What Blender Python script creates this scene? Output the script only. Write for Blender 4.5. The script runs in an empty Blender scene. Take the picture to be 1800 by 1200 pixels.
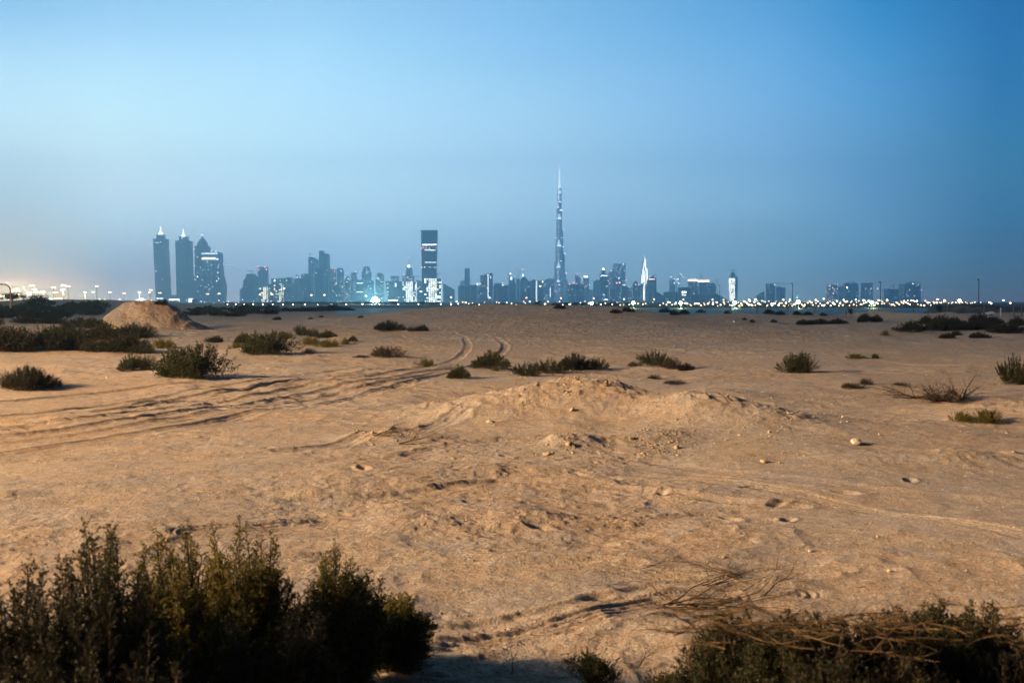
import bpy, math, random
import numpy as np
from mathutils import Vector

# ------------------------------------------------------------------ scene, camera
S = bpy.context.scene
COL = S.collection
R = math.radians
CAMH = 2.5
PITCH = math.atan(70/1750)
F = 1750.0                      # focal length in photo pixels (1800 wide)
cam = bpy.data.cameras.new('camera')
cam.lens = 35; cam.sensor_width = 36
cam.clip_start = 0.05; cam.clip_end = 40000
cam.dof.use_dof = True; cam.dof.focus_distance = 19; cam.dof.aperture_fstop = 2.6
cam_o = bpy.data.objects.new('camera', cam); COL.objects.link(cam_o)
cam_o.location = (0, 0, CAMH); cam_o.rotation_euler = (R(90)-PITCH, 0, 0)
S.camera = cam_o
S.view_settings.view_transform = 'Standard'; S.view_settings.look = 'None'
S.view_settings.gamma = 1; S.view_settings.exposure = 0
S.cycles.use_denoising = True
S.cycles.max_bounces = 6; S.cycles.diffuse_bounces = 2; S.cycles.glossy_bounces = 2
S.cycles.volume_bounces = 3; S.cycles.transparent_max_bounces = 8
S.cycles.sample_clamp_indirect = 3.0

# ------------------------------------------------------------------ dusk sky
def lin(c):
    return tuple(((v/255)/12.92 if v/255 <= 0.04045 else ((v/255+0.055)/1.055)**2.4) for v in c)
W = bpy.data.worlds.new('World'); S.world = W; W.use_nodes = True
nt = W.node_tree; nt.nodes.clear()
def N(t, **k):
    n = nt.nodes.new(t)
    for a, b in k.items(): setattr(n, a, b)
    return n
def wmath(op, a, b=None, c=None):
    n = N('ShaderNodeMath', operation=op)
    for i, v in enumerate((a, b, c)):
        if v is None: continue
        if isinstance(v, (int, float)): n.inputs[i].default_value = v
        else: nt.links.new(v, n.inputs[i])
    return n.outputs[0]
tc = N('ShaderNodeTexCoord'); sep = N('ShaderNodeSeparateXYZ')
nt.links.new(tc.outputs['Generated'], sep.inputs[0])
X, Y_, Z = sep.outputs
hlen = wmath('SQRT', wmath('ADD', wmath('MULTIPLY', X, X), wmath('MULTIPLY', Y_, Y_)))
elev = wmath('DIVIDE', Z, wmath('MAXIMUM', hlen, 0.001))       # tangent of the elevation
azim = wmath('ARCTAN2', X, Y_)                                 # 0 straight ahead, + right
# colour of the dusk sky by elevation (tangent) for five azimuths (degrees)
SKY = [(-26.3, [(0.0015, (5.2431, 1.8103, 0.2769)), (0.0245, (2.1078, 1.1835, 0.5359)), (0.0805, (1.5222, 1.4635, 1.3205)), (0.1464, (1.5835, 1.9097, 1.8627)), (0.2557, (0.4969, 0.8736, 1.2119))]),
 (-21.68, [(0.0016, (1.4269, 1.0481, 0.8609)), (0.0254, (0.9492, 0.8511, 0.9036)), (0.0687, (1.4298, 1.6424, 1.6938)), (0.1097, (1.8578, 2.1046, 2.0780)), (0.1517, (1.6581, 2.0877, 1.9690)), (0.2545, (0.6278, 1.0316, 1.3620))]),
 (-11.87, [(0.0017, (0.6451, 0.9188, 1.2259)), (0.0379, (0.8325, 1.0950, 1.4318)), (0.0712, (1.1703, 1.4926, 1.7013)), (0.1156, (1.5700, 2.0159, 2.1450)), (0.1818, (1.1953, 1.7069, 1.8836)), (0.2695, (0.6311, 1.0612, 1.3953))]),
 (0.98, [(0.0017, (0.6110, 0.8503, 1.0306)), (0.0484, (0.7140, 1.0095, 1.2291)), (0.0739, (0.9318, 1.3320, 1.5857)), (0.1181, (1.1448, 1.6218, 1.8507)), (0.1857, (0.8943, 1.3816, 1.6831)), (0.2306, (0.5942, 1.0474, 1.4069)), (0.2753, (0.4013, 0.8206, 1.2416))]),
 (14.34, [(0.0017, (0.5020, 0.6809, 0.7703)), (0.032, (0.4748, 0.8135, 0.9871)), (0.0705, (0.5369, 0.9513, 1.2266)), (0.098, (0.6575, 1.1609, 1.5334)), (0.1582, (0.5034, 1.0045, 1.5198)), (0.2669, (0.1866, 0.5911, 1.0635))]),
 (19.69, [(0.0016, (0.3939, 0.4159, 0.3922)), (0.0322, (0.2830, 0.5504, 0.7265)), (0.0685, (0.3599, 0.7778, 1.1357)), (0.1749, (0.2245, 0.6827, 1.1818)), (0.2594, (0.0454, 0.3951, 0.8766))]),
 (25.64, [(0.0015, (0.2971, 0.2094, 0.1518)), (0.0128, (0.2090, 0.2528, 0.2154)), (0.0656, (0.0964, 0.3212, 0.4975)), (0.1167, (0.0640, 0.4111, 0.6489)), (0.1675, (0.0212, 0.3026, 0.6478)), (0.2571, (0.0005, 0.1913, 0.5366))])]
prev = None; prev_az = None
for az_, stops in SKY:
    cr = N('ShaderNodeValToRGB'); cr.color_ramp.interpolation = 'CARDINAL'
    e = cr.color_ramp.elements
    allst = [(p/1.2, [v/3 for v in c]) for p, c in stops]
    last = allst[-1][1]
    allst += [(0.40/1.2, [v*0.62 for v in last]), (0.65/1.2, [0.012, 0.033, 0.075]), (1.0, [0.0035, 0.010, 0.026])]
    while len(e) < len(allst): e.new(0.5)
    for el_, (p, c) in zip(e, allst):
        el_.position = p; el_.color = (*c, 1)
    nt.links.new(wmath('DIVIDE', elev, 1.2), cr.inputs[0])
    if prev is None: prev = cr.outputs[0]
    else:
        mr = N('ShaderNodeMapRange', interpolation_type='LINEAR')
        nt.links.new(azim, mr.inputs[0])
        mr.inputs[1].default_value = R(prev_az); mr.inputs[2].default_value = R(az_)
        mx = N('ShaderNodeMix', data_type='RGBA')
        nt.links.new(mr.outputs[0], mx.inputs[0]); nt.links.new(prev, mx.inputs[6]); nt.links.new(cr.outputs[0], mx.inputs[7])
        prev = mx.outputs[2]
    prev_az = az_
# the sky behind the camera is already in the shadow of the earth
bk = N('ShaderNodeMapRange', interpolation_type='SMOOTHSTEP')
nt.links.new(wmath('ABSOLUTE', wmath('ADD', azim, R(15))), bk.inputs[0])
bk.inputs[1].default_value = R(50); bk.inputs[2].default_value = R(120)
mx = N('ShaderNodeMix', data_type='RGBA'); nt.links.new(bk.outputs[0], mx.inputs[0]); nt.links.new(prev, mx.inputs[6])
mx.inputs[7].default_value = (0.0035, 0.010, 0.026, 1)
sky = N('ShaderNodeTexSky', sky_type='NISHITA'); sky.sun_disc = False
sky.sun_elevation = R(1.5); sky.sun_rotation = R(-50)
add = N('ShaderNodeMix', data_type='RGBA', blend_type='ADD'); add.inputs[0].default_value = 0.0008
nt.links.new(mx.outputs[2], add.inputs[6]); nt.links.new(sky.outputs[0], add.inputs[7])
bg = N('ShaderNodeBackground'); bg.inputs[1].default_value = 3.0
nt.links.new(add.outputs[2], bg.inputs[0])
wo = N('ShaderNodeOutputWorld'); nt.links.new(bg.outputs[0], wo.inputs[0])

# afterglow of the set sun, low on the left
sl = bpy.data.lights.new('sun', 'SUN'); sl.energy = 1.95; sl.angle = R(12); sl.color = (1.0, 0.89, 0.745)
so = bpy.data.objects.new('sun', sl); COL.objects.link(so)
so.rotation_euler = Vector((0.93, -0.10, -0.35)).to_track_quat('-Z', 'Y').to_euler()
# sodium high mast lamp of the road outside the picture at left
hl = bpy.data.lights.new('road_lamp_light', 'POINT'); hl.energy = 0.50e6; hl.color = (1.0, 0.655, 0.335); hl.shadow_soft_size = 4.5
ho = bpy.data.objects.new('road_lamp_light', hl); COL.objects.link(ho); ho.location = (-55, 4, 19)

# ------------------------------------------------------------------ photo pixel -> world
CP, SP = math.cos(PITCH), math.sin(PITCH)
def ray(px, py):
    u = (px-900)/F; v = (600-py)/F
    return np.array([u, CP + v*SP, -SP + v*CP])
def at(px, py, Y):                      # the point at depth Y that shows at (px, py)
    d = ray(px, py); t = Y/d[1]
    return np.array([0, 0, CAMH]) + d*t
def flat(px, py, z=0.0):
    d = ray(px, py); t = (z-CAMH)/d[2]
    return np.array([0, 0, CAMH]) + d*t

# ------------------------------------------------------------------ noise
def hash2(ix, iy, seed):
    h = (ix.astype(np.int64)*374761393 + iy.astype(np.int64)*668265263 + seed*974634777) & 0xffffffff
    h = ((h ^ (h >> 13))*1274126177) & 0xffffffff
    h = (h ^ (h >> 16)) & 0xffffff
    return h/float(0xffffff)*2-1
def vnoise(x, y, seed=0):
    ix = np.floor(x); iy = np.floor(y); fx = x-ix; fy = y-iy
    fx = fx*fx*fx*(fx*(fx*6-15)+10); fy = fy*fy*fy*(fy*(fy*6-15)+10)
    a = hash2(ix, iy, seed); b = hash2(ix+1, iy, seed); c = hash2(ix, iy+1, seed); d = hash2(ix+1, iy+1, seed)
    return (a*(1-fx)+b*fx)*(1-fy) + (c*(1-fx)+d*fx)*fy
def sm(x, a, b):
    t = np.clip((x-a)/(b-a), 0, 1); return t*t*(3-2*t)

# ------------------------------------------------------------------ terrain
def bump_at(px, cy, d, hwpx, dep, base=0.0, pw=1.0):   # a mound whose crest shows at row cy
    h = CAMH-(cy-530)*d/F-base
    return ((px-900)*d/F, d, hwpx*d/F, dep, h, pw)
MOUNDS = [
    # x, y, half width, half depth, height, sharpness
    (1.9, 22.5, 1.6, 1.8, 0.80, 1.0), (0.2, 22.3, 1.3, 1.5, 0.44, 1.0), (-1.3, 21.8, 1.2, 1.4, 0.27, 1.0),
    (3.9, 20.5, 1.2, 1.5, 0.52, 1.0), (5.4, 19.6, 1.4, 1.4, 0.24, 1.0), (1.1, 19.4, 0.55, 0.5, 0.10, 1.0),
    (0.95, 17.3, 0.6, 0.45, 0.15, 1.0), (1.9, 17.6, 0.8, 0.5, 0.16, 1.0), (2.7, 18.2, 0.8, 0.7, 0.22, 1.0),
    (-2.3, 18.2, 0.85, 0.5, 0.26, 1.0), (7.2, 15.8, 1.6, 0.7, 0.24, 1.0), (11.5, 21.5, 1.6, 1.3, 0.30, 1.0),
    (-5.5, 17.0, 3.0, 0.5, 0.08, 1.0), (-1.0, 11.2, 0.8, 0.35, 0.09, 1.0), (0.6, 11.6, 0.9, 0.4, 0.10, 1.0),
    (1.35, 7.3, 0.5, 0.6, 0.10, 1.0), (5.2, 26.0, 1.2, 1.2, 0.16, 1.0), (-1.8, 14.0, 1.2, 0.5, 0.07, 1.0),
    bump_at(800, 542, 130, 190, 34), bump_at(1000, 549, 122, 150, 30), bump_at(1120, 556, 118, 110, 25),
    bump_at(1215, 553, 165, 60, 14), bump_at(1300, 552, 160, 45, 12), bump_at(1420, 551, 150, 60, 12),
    bump_at(1548, 549, 150, 40, 12), bump_at(1655, 552, 135, 50, 12), bump_at(1760, 556, 130, 60, 12),
    bump_at(160, 529, 300, 100, 40), bump_at(40, 530, 210, 80, 50), bump_at(250, 534, 260, 90, 40),
    bump_at(420, 541, 330, 150, 50),
    bump_at(1700, 534, 240, 28, 18), bump_at(1745, 536, 235, 25, 14), bump_at(1790, 533.5, 240, 25, 18), bump_at(1665, 537, 250, 30, 16),
    (-26.5, 78, 6, 6, 0.25, 1.0), (-11, 58, 5, 5, 0.25, 1.0), (-25, 48, 6, 5, 0.3, 1.0), (16, 66, 9, 6, 0.2, 1.0),
]
TR = []
def cr_spline(pts, step=0.35):
    P = np.array(pts); P = np.vstack([2*P[0]-P[1], P, 2*P[-1]-P[-2]]); out = []
    for i in range(1, len(P)-2):
        n = max(2, int(np.linalg.norm(P[i+1]-P[i])/step)); n = min(n, 14)
        for k in range(n):
            t = k/n
            out.append(0.5*((2*P[i])+(-P[i-1]+P[i+1])*t+(2*P[i-1]-5*P[i]+4*P[i+1]-P[i+2])*t*t+(-P[i-1]+3*P[i]-3*P[i+1]+P[i+2])*t**3))
    out.append(P[-2]); return np.array(out)
for px_, py_, wp_, hh_ in ((48,684,100,.07),(335,663,138,.16),(232,651,56,.06),(470,622,106,.25),(600,608,60,.12),(683,581,62,.12),(680,627,66,.10),(806,665,44,.05),(862,647,76,.10),
                      (1155,650,110,.18),(1403,655,68,.08),(1504,630,40,.06),(1497,682,46,.07),(1652,706,90,.08),(1712,744,90,.12),(1782,676,60,.10),(1556,590,20,.08),(1665,595,40,.1),(1720,594,50,.1),(-20,612,300,.3),(160,612,200,.3)):
    q_ = flat(px_, py_-3); MOUNDS.append((q_[0], q_[1]+.2, wp_*q_[1]/F*.62, max(.5, wp_*q_[1]/F*.45), hh_, 1.0))
def track(pix, w, depth, tread=0.0, nr=5):
    TR.append((cr_spline([flat(x, y)[:2] for x, y in pix]), w, depth, tread, nr))
PA = [(-120,722),(0,712),(200,690),(400,672),(560,655),(690,645),(790,632),(822,612),(815,594),(790,584),(760,578)]
PB = [(-120,745),(0,735),(200,715),(400,690),(560,668),(700,655),(850,632),(888,612),(874,597),(845,588)]
track(PA, 0.42, 0.042, 0.006, 3)
track(PB, 0.42, 0.048, 0.006, 3)
for o_, w_, d_ in ((-16, .34, .020), (-4, .44, .030), (8, .36, .024), (20, .46, .032), (30, .36, .022), (44, .50, .030)):
    track([(-160,752+o_*1.2),(0,748+o_*1.15),(150,735+o_),(300,712+o_),(450,688+o_*.9),(570,668+o_*.85),(690,653+o_*.6),(800,640+o_*.3)], w_, d_*1.25, 0.006, 3)
track([(-150,820),(0,812),(200,806),(400,800),(560,786),(700,760),(820,735)], 0.50, 0.042, 0.006, 3)
track([(-200,846),(0,838),(200,832),(400,826),(600,812),(760,790)], 0.42, 0.022, 0.006, 3)
track([(-200,888),(0,882),(200,874),(400,869),(560,872),(720,862),(880,842),(1050,846),(1200,862),(1400,880)], 0.34, 0.042)
track([(-200,906),(0,897),(200,889),(400,886),(520,890),(620,897),(760,884),(900,872)], 0.30, 0.024)
track([(340,940),(460,925),(560,912),(650,925),(760,908),(900,912),(1000,906),(1150,900),(1300,884),(1450,878)], 0.46, 0.022, 0.008, 5)
track([(330,990),(430,985),(560,975),(650,985),(760,985),(900,990),(1050,985),(1150,1000),(1250,1012),(1400,1035)], 0.42, 0.020, 0.008, 5)
track([(500,1140),(600,1125),(740,1105),(850,1090),(960,1072),(1060,1048),(1160,1022),(1260,1010),(1360,1002),(1480,1000)], 0.22, 0.020)
track([(500,1165),(600,1150),(740,1128),(850,1115),(960,1098),(1060,1075),(1160,1050),(1280,1040)], 0.40, 0.022, 0.008, 5)
track([(700,800),(900,770),(1050,790),(1250,820),(1500,850),(1800,880)], 0.40, 0.018)
track([(900,830),(1100,826),(1300,842),(1500,880),(1700,930),(1900,980)], 0.40, 0.018, 0.006, 4)
track([(600,612),(800,606),(1000,603),(1200,606),(1500,616),(1800,628),(2100,645)], 0.8, 0.033)
track([(500,618),(800,618),(1000,615),(1200,620),(1500,634),(1800,652),(2100,675)], 0.8, 0.033)
track([(350,600),(600,592),(900,588),(1200,588),(1500,594),(1900,604)], 1.2, 0.037)
track([(820,600),(1000,598),(1150,610),(1230,625)], 0.5, 0.024)
track([(1250,790),(1400,783),(1600,790),(1900,830)], 0.5, 0.024)
track([(1000,800),(1200,805),(1400,802),(1600,800),(1900,790)], 0.3, 0.022)
FOOT = [(1015,828),(1025,832),(1165,855),(1190,863),(1318,848),(1285,906),(1340,908),(1385,908),(945,922),(1045,1042),(890,800),(1545,800),(1600,840),(1490,858),(1370,872),(640,830),(700,880)]
FOOT = [tuple(flat(a, b)[:2]) for a, b in FOOT]
def terrain(x, y, spacing=None):
    x = np.asarray(x, float); y = np.asarray(y, float)
    r = np.hypot(x, y)
    sp = (0.02+r*0.004) if spacing is None else spacing
    z = np.zeros_like(x)
    # broad swells
    z += 0.10*vnoise(x/14, y/14, 1)*sm(r, 8, 40) + 0.18*vnoise(x/45+3, y/45, 2)*sm(r, 40, 120)
    rough = np.zeros_like(x)
    for i, (mx_, my_, wx, wy, h, pw) in enumerate(MOUNDS):
        q = ((x-mx_)/wx)**2 + ((y-my_)/wy)**2
        m = q < 9
        if not m.any(): continue
        g = np.zeros_like(x); g[m] = np.exp(-q[m]*1.1)
        z += h*g*(0.62*(1+0.12*vnoise(x/5.0, y/5.0, 88)) if my_ > 220 and mx_ > 80 else 1.0)
        if i < 17: rough = np.maximum(rough, g*min(1, h*3))
    # the steep spoil heap on the left: a cone with a cut crest
    cx, cy = (262-900)*86/F, 86.0
    qx = (x-cx)/4.6; qy = (y-cy)/5.2
    m = (np.abs(qx) < 1.6) & (np.abs(qy) < 1.6)
    if m.any():
        X_, Y2 = x[m], y[m]
        wob = 0.16*vnoise(X_/1.3, Y2/1.3, 21)+0.09*vnoise(X_/0.45, Y2/0.45, 22)+0.05*vnoise(X_/0.2, Y2/0.25, 23)
        gul = np.abs(vnoise(X_/0.9+0.3*vnoise(X_/2, Y2/2, 25), Y2/3.0, 24))
        q = np.hypot(qx[m]*(1+0.13*vnoise(X_/2, Y2/2, 5)), qy[m]*(1+0.1*vnoise(X_/1.5+7, Y2/1.5, 6)))
        hh = np.clip(1.06-q+0.16*wob, 0, 1)*3.5
        cut = sm(X_, cx+0.2, cx+2.2)
        hh = hh-(0.30*gul+0.25*np.maximum(wob, 0))*np.clip(hh, 0, 1)*(0.25+1.3*cut)
        top = 2.42+0.20*vnoise(X_/1.2, Y2/1.2, 8)+0.10*vnoise(X_/0.4, Y2/0.4, 9)-0.10*np.abs(X_-cx+1.0)
        z[m] = np.maximum(z[m], np.minimum(hh, top)+0.06*wob)
    # wind and wheel churned sand
    churn = 0.45+0.95*sm(vnoise(x/5.5+4, y/4.0, 71)+0.5*vnoise(x/1.9, y/1.5, 72), -0.45, 0.6)
    for lam, am, sd in ((5.5, 0.085, 10), (2.6, 0.062, 11), (1.1, 0.032, 12), (0.45, 0.015, 13), (0.19, 0.0088, 14), (0.08, 0.0055, 15), (0.035, 0.0034, 18)):
        att = np.clip(lam/(sp*3.0), 0, 1)
        k = att > 0.05
        if not k.any(): continue
        wx = x[k]+0.4*lam*vnoise(x[k]/lam/2, y[k]/lam/2, sd+40)
        f = vnoise(wx/lam, y[k]/(lam*0.8), sd)
        far = 1+1.2*sm(r[k], 40, 150)
        z[k] += am*f*att[k]*far*(1+1.3*rough[k])*(churn[k] if lam < 2 else 1)
    # churned patches left of centre
    k = (r < 60)
    if k.any():
        pm = sm(vnoise(x[k]/3.1+9, y[k]/3.1, 31), -0.1, 0.5)
        rd = 1-np.abs(vnoise(x[k]/0.55, y[k]/0.35, 32))
        z[k] += pm*0.026*(rd*rd-0.4)
    # clods on the mounds
    k = rough > 0.04
    if k.any():
        c = vnoise(x[k]/0.11, y[k]/0.11, 33); c2 = vnoise(x[k]/0.24, y[k]/0.24, 34)
        z[k] += rough[k]*(0.045*np.maximum(c-0.35, 0)+0.05*np.maximum(c2-0.4, 0)) * np.clip(0.24/(sp if np.isscalar(sp) else sp[k])/3, 0, 1)
    for P, w, dep, tread, nr in TR:
        lo = P.min(0)-w*2; hi = P.max(0)+w*2
        k = np.nonzero((x > lo[0]) & (x < hi[0]) & (y > lo[1]) & (y < hi[1]))[0]
        if len(k) == 0: continue
        px, py = x[k], y[k]
        best = np.full(len(k), 1e9); sg = np.zeros(len(k))
        for a, b in zip(P[:-1], P[1:]):
            ab = b-a; L2 = ab@ab+1e-9
            near = (px > min(a[0], b[0])-w*2) & (px < max(a[0], b[0])+w*2) & (py > min(a[1], b[1])-w*2) & (py < max(a[1], b[1])+w*2)
            n = np.nonzero(near)[0]
            if len(n) == 0: continue
            ax, ay = px[n]-a[0], py[n]-a[1]
            t = np.clip((ax*ab[0]+ay*ab[1])/L2, 0, 1)
            dx, dy = ax-t*ab[0], ay-t*ab[1]
            d = np.hypot(dx, dy); s = np.sign(ab[0]*ay-ab[1]*ax)
            u = d < best[n]
            best[n[u]] = d[u]; sg[n[u]] = s[u]
        ok = best < w*2
        kk = k[ok]; d = best[ok]*sg[ok]
        v = vnoise(px[ok]/2.6, py[ok]/2.6, 44)*0.22+0.9
        q = np.abs(d)/(w/2)
        rut = -dep*v*np.exp(-(q*1.05)**4)
        berm = dep*0.40*v*np.exp(-((q-1.3)/0.38)**2)
        tr = tread*np.cos(d/w*2*math.pi*nr)*(q < 1)*v if tread else 0
        z[kk] += rut+berm+tr
    for i, (fx, fy) in enumerate(FOOT):
        a = 0.6*((i*7) % 5-2)
        dx = (x-fx)*math.cos(a)+(y-fy)*math.sin(a); dy = -(x-fx)*math.sin(a)+(y-fy)*math.cos(a)
        q = (dx/0.13)**2+(dy/0.06)**2
        m = q < 8
        if m.any(): z[m] += -0.055*np.exp(-q[m]*1.2)+0.012*np.exp(-(np.sqrt(q[m])-1.9)**2*3)
    # low ground of the field beyond
    f = sm(y+6*vnoise(x/20, y/20, 61), 176, 205)*sm(x/np.maximum(y, 1), -0.21, -0.15)
    lowc = sm(x/np.maximum(y, 1), 0.40, 0.44)
    z = np.where(y > 150, z*(1-f*(1-lowc))-0.55*f*(1-lowc), z)
    z = np.where(r > 420, z*(1-sm(r, 420, 600))-0.3*sm(r, 420, 600), z)
    return z
def ground(px, py):                     # where the sight line through a pixel meets the terrain
    d = ray(px, py)
    t = np.concatenate([np.linspace(3, 60, 600), np.geomspace(60.1, 900, 900)])
    x = d[0]*t; y = d[1]*t; z = CAMH+d[2]*t
    h = terrain(x, y)
    k = np.nonzero(z < h)[0]
    if len(k) == 0: k = [len(t)-1]
    i = k[0]
    return np.array([x[i], y[i], h[i]])

# ------------------------------------------------------------------ mesh helpers
def link(o, parent=None):
    COL.objects.link(o)
    if parent is not None: o.parent = parent
    return o
class MB:
    def __init__(s): s.v = []; s.f = []
    def box(s, c, d, rz=0, taper=1.0):
        n = len(s.v); cs, sn = math.cos(rz), math.sin(rz)
        for k in range(8):
            sx, sy, sz = (k & 1)-.5, (k >> 1 & 1)-.5, (k >> 2 & 1)-.5
            q = taper if sz > 0 else 1.0
            x, y = sx*d[0]*q, sy*d[1]*q
            s.v.append((c[0]+x*cs-y*sn, c[1]+x*sn+y*cs, c[2]+sz*d[2]))
        for a in ((0,2,3,1),(4,5,7,6),(0,1,5,4),(2,6,7,3),(0,4,6,2),(1,3,7,5)): s.f.append(tuple(n+i for i in a))
        return s
    def loft(s, rings, cap=True):
        m = len(rings[0]); n = len(s.v)
        for r_ in rings: s.v.extend(tuple(p) for p in r_)
        for i in range(len(rings)-1):
            for j in range(m):
                a = n+i*m+j; b = n+i*m+(j+1) % m
                s.f.append((a, b, b+m, a+m))
        if cap:
            s.f.append(tuple(n+j for j in reversed(range(m)))); s.f.append(tuple(n+(len(rings)-1)*m+j for j in range(m)))
        return s
    def lathe(s, prof, c=(0,0,0), seg=12, sx=1, sy=1):
        return s.loft([[(c[0]+r*sx*math.cos(2*math.pi*j/seg), c[1]+r*sy*math.sin(2*math.pi*j/seg), c[2]+z) for j in range(seg)] for z, r in prof])
    def tube(s, pts, rad, seg=6):
        rings = []
        pts = [Vector(p) for p in pts]
        for i, p in enumerate(pts):
            t = (pts[min(i+1, len(pts)-1)]-pts[max(i-1, 0)]).normalized()
            a = t.cross(Vector((0, 0, 1)));
            if a.length < 0.05: a = t.cross(Vector((1, 0, 0)))
            a.normalize(); b = t.cross(a)
            r_ = rad[i] if hasattr(rad, '__len__') else rad
            rings.append([p+a*r_*math.cos(2*math.pi*j/seg)+b*r_*math.sin(2*math.pi*j/seg) for j in range(seg)])
        return s.loft(rings)
    def build(s, name, mat, parent=None, smooth=False, loc=None):
        me = bpy.data.meshes.new(name); me.from_pydata([tuple(map(float, v)) for v in s.v], [], s.f); me.update()
        me.materials.append(mat)
        if smooth: me.polygons.foreach_set('use_smooth', [True]*len(me.polygons))
        o = bpy.data.objects.new(name, me); link(o, parent)
        if loc is not None: o.location = loc
        return o
def np_mesh(name, V, Q, mat, parent=None, smooth=False):
    me = bpy.data.meshes.new(name)
    V = np.ascontiguousarray(V, np.float32); Q = np.ascontiguousarray(Q, np.int32)
    k = Q.shape[1]
    me.vertices.add(len(V)); me.vertices.foreach_set('co', V.ravel())
    me.loops.add(Q.size); me.loops.foreach_set('vertex_index', Q.ravel())
    me.polygons.add(len(Q)); me.polygons.foreach_set('loop_start', np.arange(0, Q.size, k, dtype=np.int32))
    me.polygons.foreach_set('loop_total', np.full(len(Q), k, np.int32))
    if smooth: me.polygons.foreach_set('use_smooth', np.ones(len(Q), bool))
    me.update(calc_edges=True); me.validate()
    me.materials.append(mat)
    o = bpy.data.objects.new(name, me); link(o, parent)
    return o
def tag(o, label=None, cat=None, group=None, kind=None):
    if label: o['label'] = label
    if cat: o['category'] = cat
    if group: o['group'] = group
    if kind: o['kind'] = kind
    return o
def thing(name, label, cat, loc=(0, 0, 0), rz=0, group=None):
    o = bpy.data.objects.new(name, None); link(o)
    o.empty_display_size = 0.1
    o.location = tuple(map(float, loc)); o.rotation_euler = (0, 0, rz)
    return tag(o, label, cat, group)
def copy_tree(o, parent=None):
    c = o.copy(); link(c, parent)
    for ch in o.children: copy_tree(ch, c)
    return c

# ------------------------------------------------------------------ materials
class Mat:
    def __init__(s, name):
        s.m = bpy.data.materials.new(name); s.m.use_nodes = True; s.t = s.m.node_tree
        s.p = s.t.nodes['Principled BSDF']; s.out = s.t.nodes['Material Output']
    def n(s, t, **k):
        n = s.t.nodes.new(t)
        for a, b in k.items(): setattr(n, a, b)
        return n
    def l(s, a, b): s.t.links.new(a, b)
    def math(s, op, a, b=None, c=None):
        n = s.n('ShaderNodeMath', operation=op)
        for i, v in enumerate((a, b, c)):
            if v is None: continue
            if isinstance(v, (int, float)): n.inputs[i].default_value = v
            else: s.l(v, n.inputs[i])
        return n.outputs[0]
    def noise(s, scale, vec=None, detail=3, rough=0.55):
        n = s.n('ShaderNodeTexNoise'); n.inputs['Scale'].default_value = scale; n.inputs['Detail'].default_value = detail
        n.inputs['Roughness'].default_value = rough
        if vec is not None: s.l(vec, n.inputs['Vector'])
        return n.outputs[0]
    def rng(s, v, a, b, c=0, d=1, smooth=True):
        n = s.n('ShaderNodeMapRange', interpolation_type='SMOOTHSTEP' if smooth else 'LINEAR'); s.l(v, n.inputs[0])
        for i, q in enumerate((a, b, c, d)): n.inputs[i+1].default_value = q
        return n.outputs[0]
    def mix(s, f, a, b, mode='MIX'):
        n = s.n('ShaderNodeMix', data_type='RGBA', blend_type=mode)
        for i, v in ((0, f), (6, a), (7, b)):
            if isinstance(v, (int, float)): n.inputs[i].default_value = v
            elif isinstance(v, tuple): n.inputs[i].default_value = (*v, 1)
            else: s.l(v, n.inputs[i])
        return n.outputs[2]
    def base(s, v):
        if isinstance(v, tuple): s.p.inputs['Base Color'].default_value = (*v, 1)
        else: s.l(v, s.p.inputs['Base Color'])
    def set(s, rough=0.8, spec=0.3, metal=0):
        s.p.inputs['Roughness'].default_value = rough; s.p.inputs['Specular IOR Level'].default_value = spec; s.p.inputs['Metallic'].default_value = metal
        return s
    def bump(s, h, strength, dist):
        b = s.n('ShaderNodeBump'); b.inputs['Strength'].default_value = strength; b.inputs['Distance'].default_value = dist
        s.l(h, b.inputs['Height']); s.l(b.outputs[0], s.p.inputs['Normal'])
def plain(name, col, rough=0.8, var=0.25, scale=3.0, metal=0):
    m = Mat(name); m.set(rough, 0.3, metal)
    tcn = m.n('ShaderNodeTexCoord'); f = m.noise(scale, tcn.outputs['Object'])
    m.base(m.mix(m.rng(f, 0.3, 0.7), tuple(c*(1-var) for c in col), tuple(min(1, c*(1+var)) for c in col)))
    return m.m
def glow(name, col, strength):
    m = Mat(name); m.base((0.02, 0.02, 0.02)); m.p.inputs['Emission Color'].default_value = (*col, 1)
    m.p.inputs['Emission Strength'].default_value = strength
    m.m.cycles.emission_sampling = 'NONE'
    return m.m

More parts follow.
